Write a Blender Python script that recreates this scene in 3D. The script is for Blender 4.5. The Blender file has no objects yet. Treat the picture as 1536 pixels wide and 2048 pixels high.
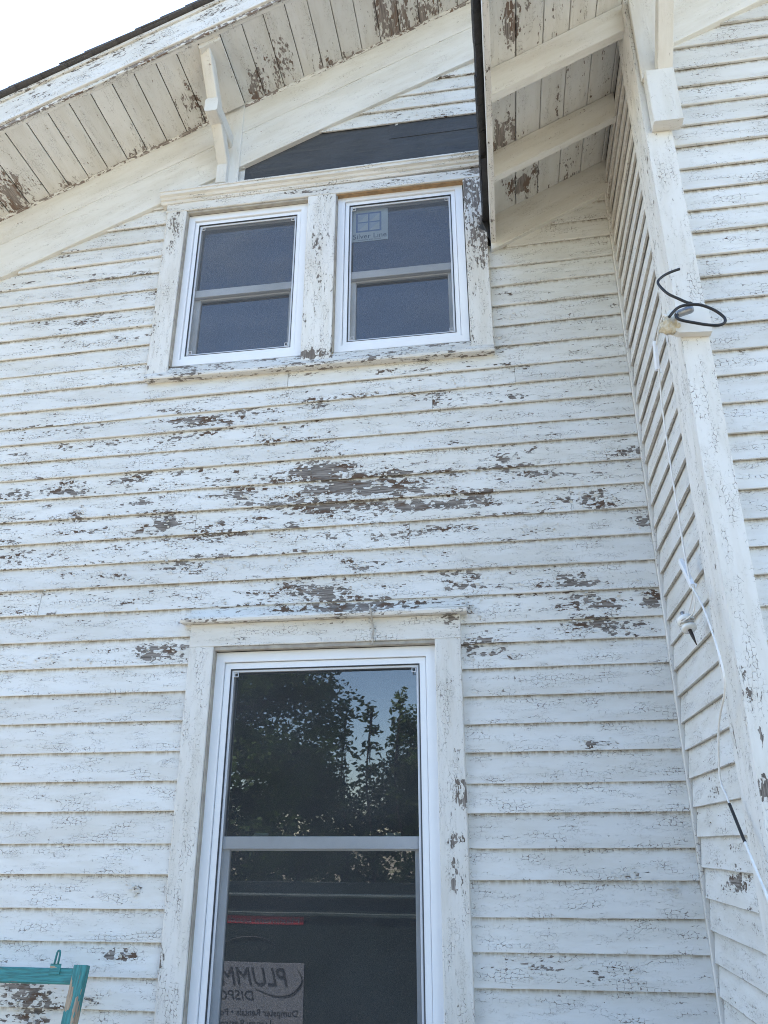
import bpy, math, random
import numpy as np
from mathutils import Vector, Matrix, noise as mn
R = math.radians
rnd = random.Random(7)
sc = bpy.context.scene
col = sc.collection

# ------------------------------------------------------------------ camera, sky, sun, exposure
cam_d = bpy.data.cameras.new("camera"); cam = bpy.data.objects.new("camera", cam_d); col.objects.link(cam)
cam_d.sensor_fit = 'VERTICAL'; cam_d.sensor_height = 36.0; cam_d.lens = 36.0 * 1577.6 / 2048.0
cam_d.clip_start = 0.05; cam_d.clip_end = 2000
cam.location = (0, -2.95, 1.70)
cam.rotation_euler = (R(90 + 22.58), 0, R(8.63))
sc.camera = cam

SUN_EL, SUN_AZ = 56.0, -46.0            # azimuth measured from +Y towards +X
world = bpy.data.worlds.new("World"); sc.world = world; world.use_nodes = True
wn = world.node_tree; wn.nodes.clear()
sky = wn.nodes.new("ShaderNodeTexSky"); sky.sky_type = 'NISHITA'; sky.sun_disc = False
sky.sun_elevation = R(SUN_EL); sky.sun_rotation = R(SUN_AZ); sky.altitude = 200
sky.air_density = 1.0; sky.dust_density = 0.1; sky.ozone_density = 1.4
bg = wn.nodes.new("ShaderNodeBackground"); bg.inputs[1].default_value = 0.135
wo = wn.nodes.new("ShaderNodeOutputWorld")
wn.links.new(sky.outputs[0], bg.inputs[0]); wn.links.new(bg.outputs[0], wo.inputs[0])
sd = bpy.data.lights.new("sun", 'SUN'); sd.energy = 4.2; sd.angle = R(0.53); sd.color = (1.0, 0.95, 0.87)
sun = bpy.data.objects.new("sun", sd); col.objects.link(sun)
sv = Vector((math.sin(R(SUN_AZ)) * math.cos(R(SUN_EL)), math.cos(R(SUN_AZ)) * math.cos(R(SUN_EL)), math.sin(R(SUN_EL))))
sun.rotation_euler = (-sv).to_track_quat('-Z', 'Y').to_euler(); sun.location = (-6, 6, 12)
sc.view_settings.view_transform = 'Standard'; sc.view_settings.look = 'None'
sc.view_settings.exposure = 2.12; sc.view_settings.gamma = 1.0; sc.view_settings.use_curve_mapping = False
sc.render.engine = 'CYCLES'
sc.cycles.filter_width = 1.0
try:
    sc.cycles.use_denoising = True; sc.cycles.denoiser = 'OPENIMAGEDENOISE'; sc.cycles.denoising_input_passes = 'RGB_ALBEDO_NORMAL'; sc.cycles.denoising_prefilter = 'NONE'
except Exception: pass
sc.cycles.max_bounces = 8; sc.cycles.diffuse_bounces = 5; sc.cycles.glossy_bounces = 4
sc.cycles.transparent_max_bounces = 12; sc.cycles.sample_clamp_indirect = 8

# ------------------------------------------------------------------ materials
def nodes_of(name):
    m = bpy.data.materials.new(name); m.use_nodes = True
    nt = m.node_tree; nt.nodes.clear()
    out = nt.nodes.new("ShaderNodeOutputMaterial"); b = nt.nodes.new("ShaderNodeBsdfPrincipled")
    nt.links.new(b.outputs[0], out.inputs[0])
    return m, nt, b, out
class G:
    """tiny helper for building node graphs"""
    def __init__(s, nt): s.nt = nt
    def _in(s, sock, v):
        if v is None: return
        if isinstance(v, bpy.types.NodeSocket): s.nt.links.new(v, sock)
        else:
            if isinstance(v, tuple) and len(v) == 3 and sock.type == 'RGBA': v = v + (1.0,)
            sock.default_value = v
    def math(s, op, a, b=None, c=None, clamp=False):
        n = s.nt.nodes.new("ShaderNodeMath"); n.operation = op; n.use_clamp = clamp
        s._in(n.inputs[0], a); s._in(n.inputs[1], b); s._in(n.inputs[2], c); return n.outputs[0]
    def vmath(s, op, a, b=None):
        n = s.nt.nodes.new("ShaderNodeVectorMath"); n.operation = op
        s._in(n.inputs[0], a); s._in(n.inputs[1], b); return n.outputs[0]
    def scale(s, a, f):
        n = s.nt.nodes.new("ShaderNodeVectorMath"); n.operation = 'SCALE'; s._in(n.inputs[0], a); s._in(n.inputs[3], f); return n.outputs[0]
    dim = '3D'
    def noise(s, vec, scale=1.0, detail=2.0, rough=0.5, out=0, dist=0.0):
        n = s.nt.nodes.new("ShaderNodeTexNoise"); n.noise_dimensions = s.dim; s._in(n.inputs['Vector'], vec); n.inputs['Scale'].default_value = scale
        n.inputs['Detail'].default_value = detail; n.inputs['Roughness'].default_value = rough; n.inputs['Distortion'].default_value = dist
        return n.outputs[out]
    def voro(s, vec, feat='F1', metric='CHEBYCHEV', rand=1.0, out='Color', scale=1.0):
        n = s.nt.nodes.new("ShaderNodeTexVoronoi"); n.voronoi_dimensions = s.dim; n.feature = feat
        if feat in ('F1', 'F2'): n.distance = metric
        s._in(n.inputs['Vector'], vec); n.inputs['Scale'].default_value = scale; n.inputs['Randomness'].default_value = rand
        return n.outputs[out]
    def ramp(s, v, a, b, c=0.0, d=1.0, smooth=True):
        n = s.nt.nodes.new("ShaderNodeMapRange"); n.interpolation_type = 'SMOOTHSTEP' if smooth else 'LINEAR'
        s._in(n.inputs[0], v); s._in(n.inputs[1], a); s._in(n.inputs[2], b); s._in(n.inputs[3], c); s._in(n.inputs[4], d); return n.outputs[0]
    def mix(s, f, a, b):
        n = s.nt.nodes.new("ShaderNodeMix"); n.data_type = 'RGBA'; s._in(n.inputs[0], f); s._in(n.inputs[6], a); s._in(n.inputs[7], b); return n.outputs[2]
    def fmix(s, f, a, b):
        n = s.nt.nodes.new("ShaderNodeMix"); n.data_type = 'FLOAT'; s._in(n.inputs[0], f); s._in(n.inputs[2], a); s._in(n.inputs[3], b); return n.outputs[0]
    def attr(s, name, out='Fac'):
        n = s.nt.nodes.new("ShaderNodeAttribute"); n.attribute_name = name; return n.outputs[out]
    def uv(s):
        n = s.nt.nodes.new("ShaderNodeUVMap"); n.uv_map = "grain"; return n.outputs[0]
    def obj(s):
        n = s.nt.nodes.new("ShaderNodeTexCoord"); return n.outputs['Object']
    def sep(s, v):
        n = s.nt.nodes.new("ShaderNodeSeparateXYZ"); s._in(n.inputs[0], v); return n.outputs
    def bump(s, h, dist, strength=1.0):
        n = s.nt.nodes.new("ShaderNodeBump"); s._in(n.inputs['Height'], h); n.inputs['Distance'].default_value = dist; n.inputs['Strength'].default_value = strength
        return n.outputs[0]
def mul(g, v, x, y, z=1.0): return g.vmath('MULTIPLY', v, (x, y, z))

def make_paint(name, paint, wood_a, wood_b, wood_c, crack_amt=1.0, chip_bias=0.0, dirt_lap_shade=0.3, lip=0.0):
    """old alligatored oil paint over grey weathered wood; 'wear' says where it has gone"""
    m, nt, b, out = nodes_of(name); g = G(nt); g.dim = '2D'
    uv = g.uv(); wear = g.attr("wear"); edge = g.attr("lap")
    info = nt.nodes.new("ShaderNodeObjectInfo"); rnd_ = info.outputs['Random']
    def cv(c, k): return g.scale(g.vmath('SUBTRACT', c, (.5, .5, .5)), k)
    wob = cv(g.noise(uv, 26, 2, .6, out=1), .016); fine = cv(g.noise(uv, 170, 1, .6, out=1), .004)
    uvl = g.vmath('ADD', uv, fine); uvw = g.vmath('ADD', uvl, wob)
    reg = g.noise(mul(g, uv, 3.6, 19), 1, 4, .66)
    reg2 = g.noise(mul(g, uv, 10, 34), 1, 3, .65)
    tot = g.math('ADD', g.math('ADD', wear, g.math('MULTIPLY', g.math('SUBTRACT', reg, .5), 1.25)), chip_bias)
    tot = g.math('ADD', tot, g.math('MULTIPLY', g.math('SUBTRACT', reg2, .5), .45))
    tot = g.math('ADD', tot, g.ramp(rnd_, 0, 1, -.13, .11, smooth=False))
    # rectangular chips of three sizes, each with its own cell pattern
    c1 = g.sep(g.voro(mul(g, uvl, 60, 88), rand=.8))
    k1 = g.math('LESS_THAN', c1[0], g.ramp(tot, .42, 1.0, 0.0, .85))
    c2 = g.sep(g.voro(mul(g, uvl, 32, 44), rand=.75))
    k1b = g.math('LESS_THAN', c2[1], g.ramp(tot, .50, 1.1, 0.0, .60))
    st = g.noise(mul(g, uvw, 19, 150), 1, 4, .68)
    k2 = g.math('GREATER_THAN', st, g.ramp(tot, .20, 1.1, .74, .51, smooth=False))
    c3 = g.sep(g.voro(mul(g, uvl, 100, 190)))
    k3 = g.math('LESS_THAN', c3[2], g.ramp(tot, .30, 1.0, 0.0, .36))
    k3 = g.math('MULTIPLY', k3, g.math('GREATER_THAN', reg2, .52))
    peel = g.math('MAXIMUM', g.math('MAXIMUM', k1, k1b), g.math('MAXIMUM', k2, k3))
    # alligator cracks: blocky cells, seen only where the coat has failed, broken into short runs
    va = mul(g, uvl, 52, 84)
    e1 = g.math('SUBTRACT', g.voro(va, feat='F2', out='Distance', rand=.9), g.voro(va, feat='F1', out='Distance', rand=.9))
    cr = g.noise(mul(g, uv, 6, 26), 1, 3, .62)
    gate = g.noise(mul(g, uv, 75, 130), 1, 2, .6)
    w = g.math('MULTIPLY', g.ramp(cr, .48, .70, 0.0, .085 * crack_amt), g.ramp(gate, .42, .56))
    crack = g.math('LESS_THAN', e1, w)
    vb = mul(g, uvw, 120, 165)
    e2 = g.math('SUBTRACT', g.voro(vb, feat='F2', out='Distance', rand=1), g.voro(vb, feat='F1', out='Distance', rand=1))
    w2 = g.math('MULTIPLY', g.ramp(reg2, .50, .72, 0.0, .10 * crack_amt), g.ramp(gate, .56, .46))
    crack = g.math('MAXIMUM', g.math('MULTIPLY', crack, .72), g.math('MULTIPLY', g.math('LESS_THAN', e2, w2), .30))
    bare = g.math('MAXIMUM', peel, crack)
    # wood
    gr = g.noise(mul(g, uv, 7, 210), 1, 4, .75)
    wood = g.mix(g.ramp(gr, .36, .62), tuple(v_ * .72 for v_ in wood_a), wood_b)
    wood = g.mix(g.ramp(cr, .50, .64), wood, wood_c)
    # paint
    blot = g.noise(mul(g, uv, 2.4, 11), 1, 4, .66)
    p2 = tuple(x * y for x, y in zip(paint, (.91, .895, .865)))
    pc = g.mix(g.ramp(blot, .35, .7), paint, p2)
    pc = g.vmath('SCALE', pc); pc.node.inputs[3].default_value = 1.0; nt.links.new(g.ramp(rnd_, 0, 1, .94, 1.03, smooth=False), pc.node.inputs[3])
    near = g.math('MULTIPLY', g.ramp(tot, .25, .8, 0.0, .55), g.math('GREATER_THAN', st, .50))     # an older, creamier coat beside the chips
    pc = g.mix(near, pc, tuple(x * y for x, y in zip(paint, (.78, .75, .69))))
    grime_shade = g.noise(mul(g, uv, 45, 7), 1, 3, .7)
    gfac = g.math('MULTIPLY', g.math('MULTIPLY', g.ramp(edge, .80, .97), g.ramp(grime_shade, .30, .66)), dirt_lap_shade)  # dirt streaks, deepened to paint in the shadow line under each lap
    if lip: gfac = g.math('MAXIMUM', gfac, g.math('MULTIPLY', g.math('LESS_THAN', edge, .012), g.ramp(grime_shade, .25, .6, lip * .6, lip)))
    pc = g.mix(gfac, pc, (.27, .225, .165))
    nt.links.new(g.mix(bare, pc, wood), b.inputs['Base Color'])
    nt.links.new(g.fmix(bare, g.ramp(blot, .2, .8, .48, .66), .92), b.inputs['Roughness'])
    b.inputs['Specular IOR Level'].default_value = .35
    h = g.math('SUBTRACT', g.math('MULTIPLY', g.ramp(e1, 0.0, .3), g.ramp(cr, .42, .7, 0.0, .4)), bare)
    h = g.math('ADD', h, g.math('MULTIPLY', gr, .25))
    nt.links.new(g.bump(h, 0.0022, .9), b.inputs['Normal'])
    return m

WA_, WB_, WC_ = (.14, .12, .105), (.29, .26, .235), (.115, .075, .052)
M = {}
M['siding'] = make_paint("weathered_white_paint", (.73, .73, .71), WA_, WB_, WC_, dirt_lap_shade=.7)
M['siding_b'] = make_paint("weathered_white_paint_grimy_shaded_laps", (.73, .73, .71), WA_, WB_, WC_, lip=.6, chip_bias=-.05)
M['trim'] = make_paint("cracked_trim_paint", (.74, .73, .70), WA_, WB_, (.17, .145, .125), crack_amt=1.15, dirt_lap_shade=0)
M['soffit'] = make_paint("soffit_paint", (.73, .73, .71), (.21, .185, .17), (.34, .30, .275), (.19, .135, .105), crack_amt=.5, chip_bias=.02, dirt_lap_shade=0)
M['smooth'] = make_paint("sound_cream_paint", (.745, .735, .70), WA_, WB_, (.20, .12, .085), crack_amt=.25, chip_bias=-.42, dirt_lap_shade=0)

def simple(name, c, rough=.5, metal=0.0, var=0.0, vs=30, bumpd=0.0, spec=.5, c2=None):
    m, nt, b, out = nodes_of(name); g = G(nt)
    if c2 is None: c2 = tuple(x * (1 - var) for x in c)
    n = g.noise(g.obj(), vs, 4, .6)
    nt.links.new(g.mix(g.ramp(n, .3, .7), c, c2), b.inputs['Base Color'])
    b.inputs['Roughness'].default_value = rough; b.inputs['Metallic'].default_value = metal; b.inputs['Specular IOR Level'].default_value = spec
    if bumpd: nt.links.new(g.bump(n, bumpd), b.inputs['Normal'])
    return m
M['vinyl'] = simple("white_vinyl", (.80, .82, .85), .32, var=.03, vs=6)
M['vinyl_dull'] = simple("screen_frame_white", (.62, .65, .70), .45, var=.05)
M['seal'] = simple("dark_glazing_bead", (.05, .055, .065), .6, var=.1)
M['tar'] = simple("black_tar_paper", (.045, .048, .054), .85, vs=5, bumpd=.002, c2=(.075, .079, .086))
m, nt, b, out = nodes_of("creased_tar_paper"); g = G(nt); M['tar'] = m
o = g.obj(); n1 = g.noise(mul(g, o, 4, 4, 9), 1, 5, .65); n2 = g.noise(mul(g, o, 2, 2, 38), 1, 4, .7); n3 = g.noise(o, 220, 2, .6)
nt.links.new(g.mix(g.ramp(n1, .35, .7), g.mix(g.ramp(n2, .45, .72), (.040, .043, .049), (.085, .087, .090)), (.062, .066, .074)), b.inputs['Base Color'])
nt.links.new(g.ramp(n2, .3, .7, .55, .85), b.inputs['Roughness'])
nt.links.new(g.bump(g.math('ADD', g.math('MULTIPLY', n1, 3.0), g.math('MULTIPLY', n3, .15)), .006), b.inputs['Normal'])
M['tarblack'] = simple("roofing_tar", (.022, .022, .026), .45, var=.4, vs=40, bumpd=.004)
M['rawwood'] = simple("raw_pine", (.42, .27, .14), .8, var=.35, vs=40, bumpd=.001)
M['greywood'] = simple("weathered_grey_wood", (.30, .27, .235), .9, vs=24, bumpd=.002, c2=(.42, .39, .33))
M['shingle'] = simple("asphalt_shingle", (.075, .072, .075), .95, vs=350, bumpd=.002, c2=(.13, .125, .125))
M['deck'] = simple("roof_deck_boards", (.16, .12, .085), .9, var=.4, vs=8)
M['sheath'] = simple("dark_sheathing", (.045, .042, .040), .9, var=.4, vs=8)
M['room'] = simple("room_plaster", (.16, .155, .15), .9, var=.1, vs=3)
M['blackrubber'] = simple("black_cable_rubber", (.016, .016, .018), .42, var=.3, vs=60)
M['whitewire'] = simple("white_wire_jacket", (.80, .79, .76), .5, var=.12, vs=60)
M['ceramic'] = simple("white_porcelain", (.78, .78, .76), .18, var=.06, vs=20)
M['steel'] = simple("galvanised_steel", (.38, .39, .41), .45, metal=.7, var=.35, vs=60)
M['darksteel'] = simple("rusty_screw_steel", (.07, .055, .05), .6, metal=.5, var=.5, vs=90)
M['caulk'] = simple("yellowed_caulk", (.50, .40, .24), .6, vs=70, bumpd=.006, c2=(.66, .60, .48))
M['twine'] = simple("dirty_twine", (.50, .47, .42), .9, var=.4, vs=90)
M['lock'] = simple("sash_lock_white", (.60, .66, .66), .4, var=.1)
M['dump'] = simple("dark_green_steel_paint", (.018, .030, .030), .5, var=.35, vs=3, bumpd=.002)
M['dumprim'] = simple("worn_dumpster_rim", (.035, .055, .052), .4, vs=8, c2=(.07, .09, .085))
M['red'] = simple("red_sign_vinyl", (.60, .04, .05), .5, var=.1)
M['signwhite'] = simple("white_sign_vinyl", (.24, .25, .285), .5, var=.08)
M['signdark'] = simple("dark_sign_lettering", (.035, .035, .045), .5, var=.1)
M['stwhite'] = simple("window_sticker_paper", (.46, .55, .62), .6, var=.03)
M['stblue'] = simple("window_sticker_blue", (.13, .22, .42), .6, var=.03)
M['stlight'] = simple("window_sticker_pale_blue", (.36, .46, .60), .6, var=.03)
M['sttext'] = simple("window_sticker_navy_text", (.07, .11, .20), .6, var=.03)
M['bark'] = simple("tree_bark", (.10, .075, .055), .95, vs=12, bumpd=.02, c2=(.05, .038, .03))

m, nt, b, out = nodes_of("old_teal_paint"); g = G(nt); M['teal'] = m
uv = g.uv(); n = g.noise(mul(g, uv, 14, 160), 1, 5, .65); n2 = g.noise(mul(g, uv, 7, 22), 1, 3, .6)
cc = g.mix(g.ramp(n, .35, .7), (.04, .25, .25), (.018, .12, .115))
wd = g.math('MAXIMUM', g.math('GREATER_THAN', n, .66), g.math('LESS_THAN', n2, g.ramp(g.attr("wear"), 0, 1, .30, .66)))
nt.links.new(g.mix(wd, cc, g.mix(g.ramp(n, .4, .6), (.40, .30, .20), (.22, .16, .11))), b.inputs['Base Color'])
b.inputs['Roughness'].default_value = .5; nt.links.new(g.bump(n, .003), b.inputs['Normal'])

# glass: two coated panes mirror about an eighth of what falls on them head-on, the rest looks into a dim room
m, nt, b, out = nodes_of("window_glass"); g = G(nt); M['glass'] = m
nt.nodes.remove(b)
fr = nt.nodes.new("ShaderNodeFresnel"); fr.inputs[0].default_value = 2.15
gl = nt.nodes.new("ShaderNodeBsdfGlossy"); gl.inputs['Roughness'].default_value = .007; gl.inputs['Color'].default_value = (.92, .95, 1, 1)
wv = g.noise(g.obj(), 1.6, 1, .5); nt.links.new(g.bump(wv, .004, .2), gl.inputs['Normal'])
tr = nt.nodes.new("ShaderNodeBsdfTransparent"); tr.inputs[0].default_value = (.62, .68, .68, 1)
mx = nt.nodes.new("ShaderNodeMixShader")
nt.links.new(fr.outputs[0], mx.inputs[0]); nt.links.new(tr.outputs[0], mx.inputs[1]); nt.links.new(gl.outputs[0], mx.inputs[2]); nt.links.new(mx.outputs[0], out.inputs[0])

# insect screen: fine grey mesh, too fine to resolve; covers a third of what is behind it
m, nt, b, out = nodes_of("insect_screen"); g = G(nt); M['screen'] = m
nt.nodes.remove(b)
df = nt.nodes.new("ShaderNodeBsdfDiffuse"); df.inputs[0].default_value = (.21, .22, .235, 1)
tr = nt.nodes.new("ShaderNodeBsdfTransparent"); mx = nt.nodes.new("ShaderNodeMixShader")
geo = nt.nodes.new("ShaderNodeNewGeometry"); dt = nt.nodes.new("ShaderNodeVectorMath"); dt.operation = 'DOT_PRODUCT'
nt.links.new(geo.outputs['Normal'], dt.inputs[0]); nt.links.new(geo.outputs['Incoming'], dt.inputs[1])
cs_ = g.math('MAXIMUM', g.math('ABSOLUTE', dt.outputs['Value']), .3)
cov = g.math('DIVIDE', .135, g.math('MULTIPLY', cs_, g.math('MULTIPLY', cs_, cs_)), clamp=True)
n = g.noise(mul(g, g.obj(), 2.2, 2, 4), 1, 3, .55)
cov = g.math('MULTIPLY', cov, g.ramp(n, .3, .7, .78, 1.25))
nt.links.new(cov, mx.inputs[0]); nt.links.new(tr.outputs[0], mx.inputs[1]); nt.links.new(df.outputs[0], mx.inputs[2]); nt.links.new(mx.outputs[0], out.inputs[0])

m, nt, b, out = nodes_of("dry_lawn_and_gravel"); g = G(nt); M['ground'] = m
o = g.obj(); n1 = g.noise(o, .35, 4, .6); n2 = g.noise(o, 9, 5, .7)
gc = g.mix(g.ramp(n2, .3, .7), (.13, .14, .05), (.23, .20, .09))
dc = g.mix(g.ramp(n2, .3, .7), (.30, .25, .17), (.42, .35, .25))
nt.links.new(g.mix(g.ramp(n1, .50, .62), dc, gc), b.inputs['Base Color']); b.inputs['Roughness'].default_value = .95
nt.links.new(g.bump(n2, .03), b.inputs['Normal'])
m, nt, b, out = nodes_of("sandy_drive"); g = G(nt); M['drive'] = m
o = g.obj(); n2 = g.noise(o, 14, 6, .75); n3 = g.noise(o, .8, 3, .6)
nt.links.new(g.mix(g.ramp(n3, .35, .65), g.mix(g.ramp(n2, .3, .7), (.31, .25, .18), (.43, .355, .26)), g.mix(g.ramp(n2, .3, .7), (.21, .18, .135), (.31, .27, .205))), b.inputs['Base Color'])
b.inputs['Roughness'].default_value = .95; nt.links.new(g.bump(n2, .02), b.inputs['Normal'])
def leafmat(name, a, c):
    m, nt, b, out = nodes_of(name); g = G(nt)
    n = g.noise(g.obj(), 1.3, 4, .7)
    nt.links.new(g.mix(g.ramp(n, .35, .65), a, c), b.inputs['Base Color']); b.inputs['Roughness'].default_value = .55
    tl = nt.nodes.new("ShaderNodeBsdfTranslucent"); tl.inputs[0].default_value = (c[0] * 1.5, c[1] * 1.6, c[2], 1)
    mx = nt.nodes.new("ShaderNodeMixShader"); mx.inputs[0].default_value = .3
    nt.links.new(b.outputs[0], mx.inputs[1]); nt.links.new(tl.outputs[0], mx.inputs[2]); nt.links.new(mx.outputs[0], out.inputs[0])
    return m
M['leaf'] = leafmat("maple_leaves", (.035, .065, .018), (.075, .12, .03))
M['leaf2'] = leafmat("sapling_leaves", (.06, .10, .03), (.13, .17, .05))

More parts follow.
